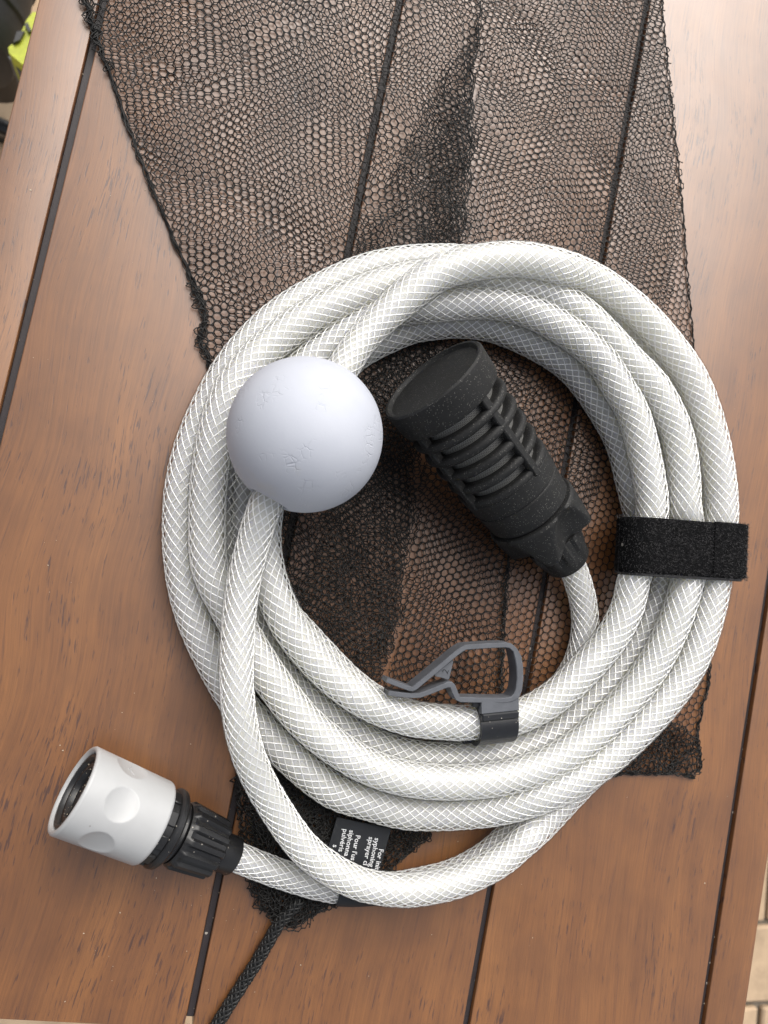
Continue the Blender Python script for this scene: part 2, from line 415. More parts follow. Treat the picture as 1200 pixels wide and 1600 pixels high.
M_MACH = plastic('charcoal_housing', (0.035, 0.037, 0.040), 0.5, 0.4)
M_LIME = plastic('lime_plastic', (0.50, 0.55, 0.03), 0.4, 0.5)

# ------------------------------------------------------------------ ground and table
GZ = -720.0
g = Acc(); g.add(np.array([[-30000, -30000, GZ - 8], [30000, -30000, GZ - 8], [30000, 30000, GZ - 8], [-30000, 30000, GZ - 8]]), [np.array([[0, 1, 2, 3]])])
ground = g.obj('ground', M_GROUND, smooth=False); ground['kind'] = 'structure'

PITCH, X0, EDGE, GAP = 0.36672 * H_CAM, -0.246637 * H_CAM, 0.07069 * H_CAM, 3.0
YA, YB, THK = float(at(0, 1592)[1]), 760.0, 19.0
table = empty('patio_table', 'brown hardwood table of long boards with dark joints, everything lies on it', 'table')
def board(x0, x1):
    b = 0.5; prof = [(x0, -THK), (x1, -THK)]
    for a in np.linspace(0, 90, 5): prof.append((x1 - b + b * math.cos(math.radians(a)), -b + b * math.sin(math.radians(a))))
    for a in np.linspace(90, 180, 5): prof.append((x0 + b + b * math.cos(math.radians(a)), -b + b * math.sin(math.radians(a))))
    A = Acc(); A.add(*sweep_profile(prof, np.zeros(3), np.array([1., 0, 0]), np.array([0, 0, 1.]), np.array([0, 1., 0]), YA, YB))
    return A.obj('board', M_WOOD, table, True, 30)
xs = [X0 + k * PITCH for k in range(4)]
board(xs[0] - EDGE, xs[0] - GAP / 2)
for k in range(3): board(xs[k] + GAP / 2, xs[k + 1] - GAP / 2)
board(xs[3] + GAP / 2, xs[3] + EDGE)
for x in xs:
    A = Acc(); A.add(*rbox(np.array([x, (YA + YB) / 2, -6.0]), np.array([1., 0, 0]), np.array([0, 1., 0]), np.array([0, 0, 1.]), GAP / 2 - 0.02, (YB - YA) / 2 - 3, 3.9, 0.3))
    A.obj('joint_strip', M_STRIP, table, False)
for y in (YA + 60, YB - 60):
    A = Acc(); A.add(*rbox(np.array([(xs[0] + xs[3]) / 2, y, -THK - 20.2]), np.array([1., 0, 0]), np.array([0, 1., 0]), np.array([0, 0, 1.]), 168, 15, 20, 2))
    A.obj('rail', M_WOOD, table, False)
    for x in (xs[0] + 5, xs[3] - 5):
        A = Acc(); A.add(*rbox(np.array([x, y + math.copysign(34, y), (GZ - THK) / 2 - 0.2]), np.array([1., 0, 0]), np.array([0, 1., 0]), np.array([0, 0, 1.]), 18, 18, (-THK - GZ) / 2 - 0.2, 2))
        A.obj('leg', M_WOOD, table, False)

# pavers under the table edge (only where the photograph looks past the table)
PO = at(1196, 1506, GZ); pu = nrm(at(1300, 1503, GZ) - at(1196, 1506, GZ)); pv = np.array([-pu[1], pu[0], 0])
def paver_row(o, u, v, i, j, hx, hy):
    c = o + u * (i * (2 * hx + 8) + (hx if j % 2 else 0)) + v * j * (2 * hy + 8)
    o_ = bpy.data.objects.new('paver', PAVER_ME); col.objects.link(o_); o_.parent = ground
    o_.location = (c[0] * MM, c[1] * MM, (GZ - 4 + random.uniform(-1, 1)) * MM)
A = Acc(); A.add(*rbox(np.zeros(3), pu, pv, np.array([0, 0, 1.]), 100, 56, 6, 3)); PAVER_ME = fast_mesh('paver', np.concatenate(A.V), [np.concatenate(v) for v in A.F.values()], False); PAVER_ME.materials.append(M_PAVER)
for i in range(-9, 5):
    for j in range(-9, 11): paver_row(PO, pu, pv, i, j, 100, 56)

# ------------------------------------------------------------------ machine standing below the table edge
ZM = -470.0
mach = empty('garden_machine', 'charcoal garden machine with a lime yellow latch standing on the ground below the table edge', 'machine')
def mpt(px, py, z=ZM): return at(px, py, z)
O = mpt(-100, 10, ZM - 40); ax = nrm(mpt(20, -90, ZM - 40) - mpt(-20, 130, ZM - 40)); a_, e1, e2 = basis(ax)
A = Acc(); A.add(*lathe([(-45, 0.1), (-45, 60), (-38, 74), (-20, 80), (200, 80), (222, 74), (230, 60), (230, 0.1)], O, a_, e1, e2, 40)); 
for t in (0, 50, 100, 150): A.add(*lathe([(t, 79), (t + 3, 83), (t + 9, 83), (t + 12, 79)], O, a_, e1, e2, 40))
A.obj('housing', M_MACH, mach, True, 35)
A = Acc()
def slab(pts, z0, z1):
    P = np.array([mpt(x, y, z1) for x, y in pts]); Q = P.copy(); Q[:, 2] = z0; n = len(P); j = np.arange(n)
    return np.concatenate([P, Q]), [np.stack([j, j + n, (j + 1) % n + n, (j + 1) % n], 1), np.array([list(range(n)), list(range(n, 2 * n))[::-1]])]
latch = [(13, 74), (19, 69), (22, 72), (36, 44), (42, 30), (52, 18), (90, 30), (80, 120), (34, 100), (14, 83)]
A.add(*slab(latch, ZM - 30, ZM + 12)); lt = A.obj('latch', M_LIME, mach, False)
A = Acc(); A.add(*slab([(21, 66), (26, 49), (38, 48), (31, 62)], ZM, ZM + 16)); A.add(*slab([(38, 38), (43, 34), (49, 47), (45, 50)], ZM, ZM + 16)); A.obj('latch_slot', M_BLACK2, lt, False)
A = Acc(); A.add(*slab([(12, 88), (22, 88), (44, 104), (80, 125), (70, 150), (30, 110)], ZM - 60, ZM - 4)); A.obj('bracket', M_GREY, mach, False)
O = mpt(4, 122, ZM - 120); A = Acc(); A.add(*lathe([(0, 0.1), (0, 26), (4, 30), (60, 30), (64, 26), (64, 0.1)], O, np.array([0, 0, 1.]), np.array([1., 0, 0]), np.array([0, 1., 0]), 32)); A.obj('wheel', M_BLACK2, mach, True, 35)
A = Acc(); C = catmull([mpt(-60, 190, GZ + 12), mpt(-20, 192, GZ + 12), mpt(8, 199, GZ + 12), mpt(60, 232, GZ + 12), mpt(120, 262, GZ + 12)], 6); A.add(*tube(C, 9, 12)); A.obj('cable', M_BLACK2, mach, True)

# ------------------------------------------------------------------ hose: one continuous run of loops
R_H = 7.0                                      # a little oval where it is coiled, round (6 mm) in the loose runs
HOSE = [
 # filter end, slips under the coil, bottom layer, left side
 (893,882,13),(904,912,10.5),(912,945,8.5),(914,985,8),(902,1035,8),(872,1082,8),(825,1118,8),(765,1134,8),(700,1130,8),(640,1120,8),(590,1100,8),
 (545,1068,8),(505,1028,8),(465,985,8),(428,945,8),(400,905,8),(385,860,8),(378,800,8),(384,740,9),(400,685,11),(428,630,14),(466,582,17),(520,538,19),
 (606,487,20),(690,476,21),(760,472,21),(822,484,21),(886,517,21),(938,560,21),(966,605,21),(991,650,21),(1012,735,21),(1019,800,21),(1006,860,20.5),(990,905,20),
 # inner top loop (carries the clip)
 (982,945,20),(958,993,19),(921,1038,18),(880,1078,18),(842,1105,18),(800,1122,18),(735,1129,18),(690,1128,18),(640,1122,18),(592,1105,18),(556,1085,18),(510,1048,18),(458,988,18),
 (427,925,18),(413,868,17),(412,820,16),(424,755,15),(450,690,12),(495,617,10),(543,564,9),(577,540,8),(627,517,8),(652,509,8),(720,503,8),(784,514,8),(862,552,8),(912,596,8),
 (966,682,8),(986,752,8),(998,800,8),(1014,860,9),(1033,905,12),
 # lower strand at the bottom, hidden loop on the left, hidden top
 (1017,960,12),(985,1020,10),(930,1090,8),(870,1146,8),(800,1174,8),(720,1186,8),(640,1182,8),(570,1158,8),(510,1120,8),(455,1072,8),(415,1020,8),(378,940,8),(352,880,8),(345,820,8),
 (348,760,8),(362,700,8),(385,640,8),(425,582,8),(480,532,8),(550,490,8),(620,466,8),(690,454,8),(760,456,8),(830,470,8),(900,510,8),(955,560,8),(1000,622,8),(1028,690,8),(1042,750,8),(1048,800,8),
 (1064,860,8),(1080,910,8),(1072,970,8),(1048,1040,8),(1008,1100,8),(962,1165,8),(902,1226,8),(872,1258,9),
 # loose outer bend, up over the coil, through the float, over the top
 (842,1289,12),(812,1320,16),(777,1348,18.5),(716,1377,19.5),(660,1389,20),(628,1391,20),(569,1383,20),(520,1360,20),(472,1322,20),(425,1255,22),(396,1200,27),(380,1150,31),(371,1090,33),(370,1030,33),(373,970,32),(380,915,32),(391,866,33),
 (412,796,37),(440,744,41),(477,680,43),(512,618,41),(545,560,37),(577,518,34),(635,463,33),(685,427,33),(745,410,32),(813,405,29),(880,418,25),(938,443,22),(1000,490,19),(1048,543,18),(1080,590,18),(1101,640,18),
 (1117,700,18),(1126,760,18),(1128,800,19),(1126,850,20),(1117,910,20),(1103,972,20),(1082,1030,20),(1049,1083,20),(1006,1132,20),(957,1178,20),(908,1213,20.5),
 # outer bottom, outer left, outer top, then middle strand on the right
 (850,1242,20),(785,1261,15.5),(740,1267,13),(693,1270,11),(630,1268,10),(567,1251,10),(520,1235,10),(477,1203,10),(440,1169,9.5),(405,1135,8),(370,1096,8),(340,1045,8),(310,982,8),(292,925,8),(283,865,8),(282,815,8),(285,765,8),
 (296,712,8),(314,662,8),(336,617,8),(357,580,8),(388,540,8),(436,494,8),(500,454,8),(562,426,8),(624,411,8),(687,407,8),(745,409,8),(800,410,8),(860,432,8),(920,468,8),(970,515,8),(1015,565,8),(1055,625,8),(1083,690,8),(1097,750,8),(1100,800,9),(1094,835,13),(1085,868,18),(1075,905,20),
 # upper middle bottom, second strand on the left, hidden outer strand, out to the tap connector
 (1055,970,20),(1020,1040,19),(965,1110,18),(890,1175,18),(810,1210,18),(720,1222,18),(640,1217,18),(575,1197,18),(520,1164,18),(470,1121,18),(424,1062,18),(386,1003,18),(352,940,17),(330,895,17),(324,850,18),
 (325,773,18),(334,696,18),(352,632,18),(378,585,17),(420,541,17),(480,498,16),(545,466,16),(620,440,17),(700,430,18),(770,440,19),(830,452,19),(870,465,19),(908,488,19),(945,523,19),(985,566,19),(1017,598,19),(1040,635,19),(1058,678,19),(1068,735,19),
 (1071,800,18),(1081,835,13),(1091,868,9),(1098,910,8),(1084,970,8),(1060,1035,8),(1024,1095,8),(980,1150,8),(925,1170,8),(870,1205,8),(842,1240,8),(810,1285,8),(770,1328,8),(716,1361,8),(660,1377,8),(600,1387,8),(545,1390,8),(500,1384,8),
 (440,1366,8.5),(400,1351,9.5),(362,1336,11)]
cp = np.array(HOSE, float)
cr = np.full(len(cp), R_H); cr[:7] = 6.0; cr[-13:] = 5.5
i0 = HOSE.index((812, 1320, 16)); i1 = HOSE.index((635, 463, 33)); cr[i0:i1] = 6.1
C = catmull(np.column_stack([cp, cr]), 9.0); C, _ = resample(C, 9.0); CR = C[:, 3]; C = C[:, :3]      # picture place + height, radius
DD = CR[:, None] + CR[None, :] - 1.7
n = len(C); idx = np.arange(n)
W = at_many(C); tops = C[:, 2].copy()
far = np.abs(idx[:, None] - idx[None, :]) > 14
order = np.sign(C[:, 2][:, None] - C[:, 2][None, :]) 
order[order == 0] = np.sign(idx[:, None] - idx[None, :])[order == 0]
zz = C[:, 2].copy()
low = tops < 11.5; hid = (C[:, 0] > 958) & (C[:, 1] > 812) & (C[:, 1] < 902)      # hidden under the strap
act = ~(low[:, None] & low[None, :]) & (np.abs(tops[:, None] - tops[None, :]) > 5.5) & ~(hid[:, None] | hid[None, :])
for it in range(160):                                              # settle the loops on each other, none passing through another
    W = at_many(np.column_stack([C[:, :2], zz]))
    dxy = np.hypot(W[:, 0][:, None] - W[:, 0][None], W[:, 1][:, None] - W[:, 1][None])
    need = np.sqrt(np.maximum(0, DD ** 2 - dxy ** 2)); dz = (zz[:, None] - zz[None, :]) * order
    pen = np.where(far & act & (dxy < DD) & (dz < need), need - dz, 0)
    push = (pen * order)
    up = np.max(np.maximum(push, 0), 1); dn = np.max(np.maximum(-push, 0), 1)
    zz = zz + 0.28 * (up - dn)
    zs = zz.copy(); zs[1:-1] = 0.25 * zz[:-2] + 0.5 * zz[1:-1] + 0.25 * zz[2:]
    zz = 0.6 * zz + 0.4 * zs
    zz += 0.03 * (tops - zz)
    zz = np.maximum(zz, CR + 1.7)
W = at_many(np.column_stack([C[:, :2], zz]))
print('hose z range', zz.min(), zz.max(), 'left pen', pen.max(), 'shift', np.abs(zz - tops).max())
for q in np.argsort(-pen.max(1))[:24:2]: print('   pen', C[q, :2].round(), zz[q].round(1), 'with', C[pen[q].argmax(), :2].round(), zz[pen[q].argmax()].round(1), pen[q].max().round(1))
for _ in range(2): W[1:-1] = 0.25 * W[:-2] + 0.5 * W[1:-1] + 0.25 * W[2:]
PATH, PS = resample(catmull(np.column_stack([W, CR]), 1.6), 1.6)
RAD = PATH[:, 3] / R_H; PATH = PATH[:, :3].copy()
def near_path(px, py, zmin=0):
    tgt = at_many(np.column_stack([np.full(len(PATH), px), np.full(len(PATH), py), PATH[:, 2]]))
    d = np.hypot(*(PATH - tgt)[:, :2].T); d[PATH[:, 2] < zmin] = 1e9
    return int(np.argmin(d))

hose = empty('garden_hose', 'milky clear braided hose wound in a coil, ending in black filter and pale tap connector', 'hose')
A = Acc(); A.add(*tube(PATH, R_H * RAD, 28)); skin = A.obj('outer_wall', M_SKIN, hose)
A = Acc(); A.add(*tube(PATH, 5.5 * RAD, 20, False)); A.obj('inner_tube', M_CORE, hose)
# woven reinforcement: helices both ways, passing over and under each other
Tn, Nn, Bn = frames(PATH)
NT, LEAD, RB = 13, 56.0, 6.42
fs, us = resample(np.column_stack([PATH, Nn, Bn, RAD]), 1.35)
Pn, Nf, Bf = fs[:, :3], fs[:, 3:6], fs[:, 6:9]; rs_ = fs[:, 9]
A = Acc()
for sgn in (1, -1):
    for k in range(NT):
        th = sgn * 2 * math.pi * us / LEAD + 2 * math.pi * k / NT + 0.35 * np.sin(us / 90.0)
        rr = RB * rs_ + 0.12 * sgn * np.cos(NT * (2 * math.pi * us / LEAD) + k * math.pi) + rng.normal(0, 0.02, len(us))
        rad = np.cos(th)[:, None] * Nf + np.sin(th)[:, None] * Bf
        Cc = Pn + rr[:, None] * rad
        T = np.gradient(Cc, axis=0); T /= np.linalg.norm(T, axis=1)[:, None]
        side = np.cross(T, rad); hw, ht = 0.25, 0.17
        qa = np.arange(5) / 5 * 2 * math.pi + 0.3
        V = (Cc[:, None] + np.cos(qa)[None, :, None] * side[:, None] * hw + np.sin(qa)[None, :, None] * rad[:, None] * ht).reshape(-1, 3)
        A.add(V, [grid_faces(len(Cc), 5)])
braid = A.obj('braid', M_BRAID, hose); braid['kind'] = 'stuff'

# ------------------------------------------------------------------ intake filter
def tilt_axis(p0, p1, z1, ratio):
    """height of the front face so that the ellipse of that face has this minor/major ratio"""
    best = None
    for z0 in np.arange(z1 - 5, z1 + 60, 0.25):
        A0, A1 = at(*p0, z0), at(*p1, z1); d = nrm(A0 - A1); v = nrm(CAM - A0); e = abs(float(d @ v) - ratio)
        if best is None or e < best[0]: best = (e, z0, A0, A1)
    return best[1:]
z0, FO, FE = tilt_axis((674, 591), (889, 878), 12.5, 0.31)
FL = np.linalg.norm(FE - FO); print('filter z0', z0, 'len', FL)
a_, e1, e2 = basis(FE - FO)
u = FL / 358.0                                         # mm per photo pixel along the axis
RF = 21.2
PH0 = math.radians(-10)                                 # where the ribs sit
A = Acc(); A.add(*lathe([(1.5, 0.05), (1.5, RF - 2.7), (1.1, RF - 2.2), (0.4, RF - 1.9), (0.05, RF - 1.5), (0.1, RF - 0.6), (0.8, RF), (10.5, RF - 0.5), (11.6, RF - 0.9), (12.0, RF - 1.6), (12.0, 13.0)], FO, a_, e1, e2, 72))
th = np.linspace(-2.6, -0.4, 40)
filt = A.obj('intake_filter', M_BLACK, hose, True, 35); filt['label'] = 'dusty black intake filter with ringed cage around a steel gauze'
A = Acc(); A.add(*lathe([(10, 15.6), (49, 15.0)], FO, a_, e1, e2, 48)); A.obj('gauze', M_GAUZE, filt)
A = Acc(); A.add(*lathe([(10, 6.0), (47, 6.0)], FO, a_, e1, e2, 24)); A.obj('core', M_BLACK, filt)
ring_t = [(45 + 26.2 * (k + 0.72)) * u for k in range(5)]
for k, t in enumerate(ring_t):
    r = 20.2 - 0.26 * k
    pr = [(t - 1.5, 13.9), (t - 1.7, r - 1.6), (t - 1.5, r - 0.7), (t - 0.9, r - 0.15), (t, r), (t + 0.9, r - 0.15), (t + 1.5, r - 0.7), (t + 1.7, r - 1.6), (t + 1.5, 13.9)]
    A = Acc(); A.add(*lathe(pr, FO, a_, e1, e2, 64, closed=True)); A.obj('cage_ring', M_BLACK, filt)
for q in range(4):
    ph = PH0 + q * math.pi / 2; rd = math.cos(ph) * e1 + math.sin(ph) * e2; tg = -math.sin(ph) * e1 + math.cos(ph) * e2
    A = Acc(); A.add(*rbox(FO + a_ * 28.8 + rd * 18.1, a_, tg, rd, 19.6, 1.6, 1.7, 0.5)); A.obj('cage_rib', M_BLACK, filt, True, 40)
tc0 = 172 * u; tc1 = 243 * u
A = Acc(); A.add(*lathe([(tc0 - 0.5, 11), (tc0 - 0.5, 18.0), (tc0 + 0.4, 18.9), (tc0 + 7.2, 18.3), (tc0 + 7.6, 17.8), (tc0 + 8.2, 17.7), (tc0 + 8.6, 18.1), (tc1 - 1, 17.2), (tc1, 16.3), (tc1, 6)], FO, a_, e1, e2, 72)); A.obj('collar', M_BLACK, filt, True, 35)
ph = PH0 - 0.12; rd = math.cos(ph) * e1 + math.sin(ph) * e2; tg = -math.sin(ph) * e1 + math.cos(ph) * e2
for dt, ht, hh in ((0, 0.45, 3.4), (6.2, 0.45, 3.4)):
    A = Acc(); A.add(*rbox(FO + a_ * (tc0 + 4.6 + dt * 0.0) + rd * 18.6 + tg * (dt - 3.1), a_, tg, rd, 2.4, 0.35, 0.35, 0.15)); A.obj('latch_edge', M_BLACK2, filt, False)
A = Acc(); A.add(*rbox(FO + a_ * (tc0 + 6.9) + rd * 18.45, a_, tg, rd, 0.35, 3.4, 0.35, 0.15)); A.obj('latch_edge', M_BLACK2, filt, False)
# four-winged nut with scooped faces
def nutr(t, th, r):
    f = np.clip((t - tn0 - 1.0) / (tn1 - tn0 - 1.0), 0, 1)
    d = (th - math.radians(84) + math.pi / 4) % (math.pi / 2) - math.pi / 4
    w_ = 0.08 + 0.58 * np.sqrt(f); m_ = np.clip(1 - (d / w_) ** 2, 0, 1)
    return r - np.where(r > 8, 8.0 * np.sqrt(f) * m_, 0)
tn0, tn1 = tc1 - 0.3, 306 * u
A = Acc(); A.add(*lathe([(tn0, 5), (tn0, 14.6), (tn0 + 0.6, 18.0), (tn0 + 1.5, 18.7)] + [(tn0 + 1.5 + (tn1 - tn0 - 2.2) * q / 18, 18.8 - 0.9 * q / 18) for q in range(1, 19)] + [(tn1, 17.3), (tn1, 5)], FO, a_, e1, e2, 160, rad=nutr)); A.obj('wing_nut', M_BLACK, filt, True, 40)
def tailr(t, th, r):
    return r + np.where((r > 7.9), 0.55 * np.clip(np.cos(10 * th) * 2.2, -1, 1) * np.clip((FL - 5 - t) / 2, 0, 1), 0)
A = Acc(); A.add(*lathe([(tn1 - 0.5, 5), (tn1 - 0.5, 11.3), (tn1 + 3, 11.2), (FL - 7, 10.4), (FL - 5, 10.1), (FL - 1.2, 9.6), (FL - 0.2, 8.8), (FL, 7.8), (FL, 6.05), (FL - 4, 6.05)], FO, a_, e1, e2, 120, rad=tailr)); A.obj('neck', M_BLACK, filt, True, 40)

# ------------------------------------------------------------------ tap connector
z0, CO, CE = tilt_axis((113, 1233), (365, 1338), 10.0, 0.235)
CL = np.linalg.norm(CE - CO); u = CL / 273.0; print('connector z0', z0, 'len', CL)
a_, e1, e2 = basis(CE - CO)
LB = 131 * u; R0, R1 = 15.1, 14.5
prof = [(9, 12.3), (1.2, 13.0), (0.3, 13.5), (0, 14.0), (0.2, 14.7), (0.8, R0)] + [(t, R0 + (R1 - R0) * t / LB) for t in np.linspace(1.2, LB - 1.0, 70)] + [(LB - 0.3, R1 - 0.3), (LB, R1 - 1.0), (LB, 9)]
DP = 13.3; DC = 1.05
def dimple(t, th, r):
    for k in range(6):
        c = math.radians(66) + k * math.pi / 3
        dth = (th - c + math.pi) % (2 * math.pi) - math.pi
        d = np.hypot(dth * 15.0, t - DP); m = np.clip(1 - (d / 5.7) ** 2, 0, 1)
        r = np.where((r > 14.2) & (t > 1.3), r - 1.25 * m ** 0.85, r)
    return r
A = Acc(); A.add(*lathe(prof, CO, a_, e1, e2, 288, rad=dimple)); conn = A.obj('tap_connector', M_WHITE, hose, True, 50); conn['label'] = 'pale grey tap connector with round finger dimples and ribbed black nut'
A = Acc(); A.add(*lathe([(1.5, 12.9), (1.0, 12.5), (1.0, 11.6), (1.6, 11.1), (2.6, 10.8), (2.8, 10.2), (2.2, 9.8), (2.2, 8.4), (2.8, 8.0), (4.0, 7.6), (4.0, 0.05)], CO, a_, e1, e2, 64)); A.obj('socket', M_BLACK2, conn, True, 35)
ph = math.radians(66 - 60 * 1); 
A = Acc()
for s_ in (-1, 1):                                                 # raised arrow in the lower dimple
    rd0 = math.cos(ph) * e1 + math.sin(ph) * e2; tg0 = -math.sin(ph) * e1 + math.cos(ph) * e2
    A.add(*rbox(CO + a_ * (DP + 0.3 * s_) + rd0 * (13.45) + tg0 * (1.3 * s_), nrm(a_ * 0.55 * s_ + tg0), nrm(a_ - tg0 * 0.55 * s_), rd0, 1.6, 0.25, 0.3, 0.1))
A.obj('arrow_mark', M_WHITE, conn, False)
t0 = LB
A = Acc(); A.add(*lathe([(t0 - 1, 8), (t0 - 1, 12.5), (t0 + 3.0, 12.5), (t0 + 3.3, 13.2), (t0 + 4.2, 13.9), (t0 + 5.6, 13.8), (t0 + 6.3, 13.2), (t0 + 6.4, 11.0), (t0 + 7.0, 10.7), (t0 + 8.2, 10.9), (t0 + 9, 10.2), (t0 + 9, 6)], CO, a_, e1, e2, 72)); A.obj('flange', M_BLACK2, conn, True, 35)
A = Acc()
for k in range(5):
    ph = math.radians(20 + 36 * k); rd = math.cos(ph) * e1 + math.sin(ph) * e2; tg = -math.sin(ph) * e1 + math.cos(ph) * e2
    A.add(*rbox(CO + a_ * (t0 + 1.4) + rd * 12.5, a_, tg, rd, 1.5, 2.4, 0.7, 0.25))
A.obj('spring_lug', M_BLACK2, conn, True, 40)
tn0, tn1 = 176 * u, 240 * u
def rib(t, th, r): return r + np.where(r > 9, 0.55 * np.clip(3 * np.cos(14 * th), -1, 1) * np.clip((t - tn0 + 0.2) / 1.2, 0, 1), 0)
A = Acc(); A.add(*lathe([(tn0 - 1.2, 6), (tn0 - 1.2, 10.5), (tn0, 11.1), (tn0 + 1, 11.2), (tn0 + 2, 11.1), (tn1 - 0.6, 10.1), (tn1 - 0.1, 9.6), (tn1, 8.6), (tn1, 6)], CO, a_, e1, e2, 168, rad=rib)); A.obj('clamp_nut', M_BLACK2, conn, True, 40)
A = Acc(); A.add(*lathe([(tn1 - 2, 5.6), (tn1 - 2, 7.0), (CL - 0.6, 6.8), (CL, 6.4), (CL, 5.45), (CL - 3, 5.45)], CO, a_, e1, e2, 48)); A.obj('sleeve', M_BLACK2, conn, True, 35)

# ------------------------------------------------------------------ float ball threaded on the hose
ib = near_path(477, 680, 30); BC = PATH[ib].copy(); bt = nrm(PATH[ib + 9] - PATH[ib - 9])
a_, e1, e2 = basis(bt)
RBALL = 121.0 / F_PX * np.linalg.norm(CAM - at(477, 680, BC[2])) * 0.992
BC = at(477, 680, BC[2])
hole = 6.9; t_h = math.sqrt(RBALL ** 2 - (hole + 0.8) ** 2)
prof = [(-t_h + 6, 6.2), (-t_h + 1, hole - 0.3), (-t_h + 0.2, hole)] + [(-RBALL * math.cos(q), RBALL * math.sin(q)) for q in np.linspace(math.asin((hole + 0.8) / RBALL), math.pi - math.asin((hole + 0.8) / RBALL), 90)] + [(t_h - 0.2, hole), (t_h - 1, hole - 0.3), (t_h - 6, 6.2)]
A = Acc(); A.add(*lathe(prof, BC, a_, e1, e2, 128)); ball = A.obj('float_ball', M_FOAM)
ball['label'] = 'white foam float ball threaded on the hose, resting on the left side of the coil'; ball['category'] = 'float ball'
print('ball', RBALL, BC)

# ------------------------------------------------------------------ mesh bag
def inside(P, poly):
    x, y = P[:, 0], P[:, 1]; r = np.zeros(len(P), bool); n = len(poly)
    for i in range(n):
        (x0, y0), (x1, y1) = poly[i], poly[(i + 1) % n]
        c = ((y0 > y) != (y1 > y)); xi = (x1 - x0) * (y - y0) / ((y1 - y0) + 1e-12) + x0
        r ^= c & (x < xi)
    return r

def waves(seed, k, lam0, lam1):
    g = np.random.default_rng(seed); th = g.uniform(0, 2 * math.pi, k); lam = np.exp(g.uniform(math.log(lam0), math.log(lam1), k))
    ph = g.uniform(0, 2 * math.pi, k); am = lam / lam.mean()
    def f(x, y):
        s = 0
        for i in range(k): s = s + am[i] * np.sin(2 * math.pi / lam[i] * (x * math.cos(th[i]) + y * math.sin(th[i])) + ph[i])
        return s / math.sqrt(k)
    return f

def edge_tubes(P, Q, r, k=4, knot=1.35, slim=0.82):
    D = Q - P; L = np.linalg.norm(D, axis=1)[:, None]; T = D / (L + 1e-9)
    n1 = np.cross(np.array([0, 0, 1.0]), T); n1 /= np.linalg.norm(n1, axis=1)[:, None] + 1e-9; n2 = np.cross(T, n1)
    th = np.arange(k) / k * 2 * math.pi + 0.4
    ring = np.cos(th)[None, :, None] * n1[:, None] + np.sin(th)[None, :, None] * n2[:, None]
    rr = np.broadcast_to(np.asarray(r, float), (len(P),))[:, None, None]
    V = np.stack([P[:, None] + ring * rr * knot, (0.5 * (P + Q))[:, None] + ring * rr * slim, Q[:, None] + ring * rr * knot], 1)  # e,3,k,3
    base = (np.arange(len(P)) * 3 * k)[:, None]
    F = []
    for a in range(2):
        j = np.arange(k); j2 = (j + 1) % k
        q = np.stack([a * k + j, a * k + j2, (a + 1) * k + j2, (a + 1) * k + j], 1)
        F.append((base[:, None] + q[None]).reshape(-1, 4))
    return V.reshape(-1, 3), [np.concatenate(F)]

bag = empty('mesh_bag', 'black hexagonal mesh drawstring bag spread flat on the boards under the hose coil', 'mesh bag')

def netting(poly_px, wcell, rot, zfun, warp, wamp, jit, r, seed, aniso=(1, 1)):
    poly = np.array([at(x, y, 1.0)[:2] for x, y in poly_px])
    lo, hi = poly.min(0) - 8, poly.max(0) + 8; ctr = (lo + hi) / 2; span = np.linalg.norm(hi - lo)
    n = int(span / wcell / 2) + 4
    i, j = np.meshgrid(np.arange(-2 * n, 2 * n), np.arange(-int(n * 1.2), int(n * 1.2)), indexing='ij')
    a = wcell / math.sqrt(3)
    def pos(ii, jj, b):
        x = wcell * (ii + jj / 2.0); y = 1.5 * a * jj + b * a
        x, y = x * aniso[0], y * aniso[1]
        c, s = math.cos(rot), math.sin(rot)
        return np.stack([ctr[0] + c * x - s * y, ctr[1] + s * x + c * y], -1)
    A0 = pos(i, j, 0); B0 = pos(i, j, 1)
    g = np.random.default_rng(seed); wx = waves(seed + 1, 7, *warp); wy = waves(seed + 2, 7, *warp)
    def warpf(P):
        sh = P.shape; q = P.reshape(-1, 2)
        d = np.stack([wx(q[:, 0], q[:, 1]), wy(q[:, 0], q[:, 1])], 1) * wamp + g.normal(0, jit, q.shape)
        q = q + d
        z = zfun(q[:, 0], q[:, 1]) + g.normal(0, 0.08 + jit * 0.5, len(q))
        return np.column_stack([q, np.maximum(z, 0.42)]).reshape(sh[0], sh[1], 3)
    A1, B1 = warpf(A0), warpf(B0)
    ia = inside(A1.reshape(-1, 3), poly).reshape(i.shape); ib_ = inside(B1.reshape(-1, 3), poly).reshape(i.shape)
    E = []
    m = ia & ib_; E.append((A1[m], B1[m]))
    m = ia[:, 1:] & ib_[:, :-1]; E.append((A1[:, 1:][m], B1[:, :-1][m]))
    m = ia[:-1, 1:] & ib_[1:, :-1]; E.append((A1[:-1, 1:][m], B1[1:, :-1][m]))
    P = np.concatenate([e[0] for e in E]); Q = np.concatenate([e[1] for e in E])
    return edge_tubes(P, Q, r)

def ragged(P, amp, seed):
    Q = smooth_px(P + [P[0]]); g_ = np.random.default_rng(seed); t_ = np.arange(len(Q)); o_ = sum(np.sin(t_ / l_ + g_.uniform(0, 6)) for l_ in (1.3, 2.9, 5.1)) / 2
    d_ = np.gradient(Q, axis=0); d_ /= np.linalg.norm(d_, axis=1)[:, None] + 1e-9
    return [tuple(v) for v in Q + np.column_stack([-d_[:, 1], d_[:, 0]]) * (o_ * amp)[:, None]]
def smooth_px(P, n=6): return resample(catmull(np.array([(x, y, 0) for x, y in P], float), 8), 8)[0][:, :2]

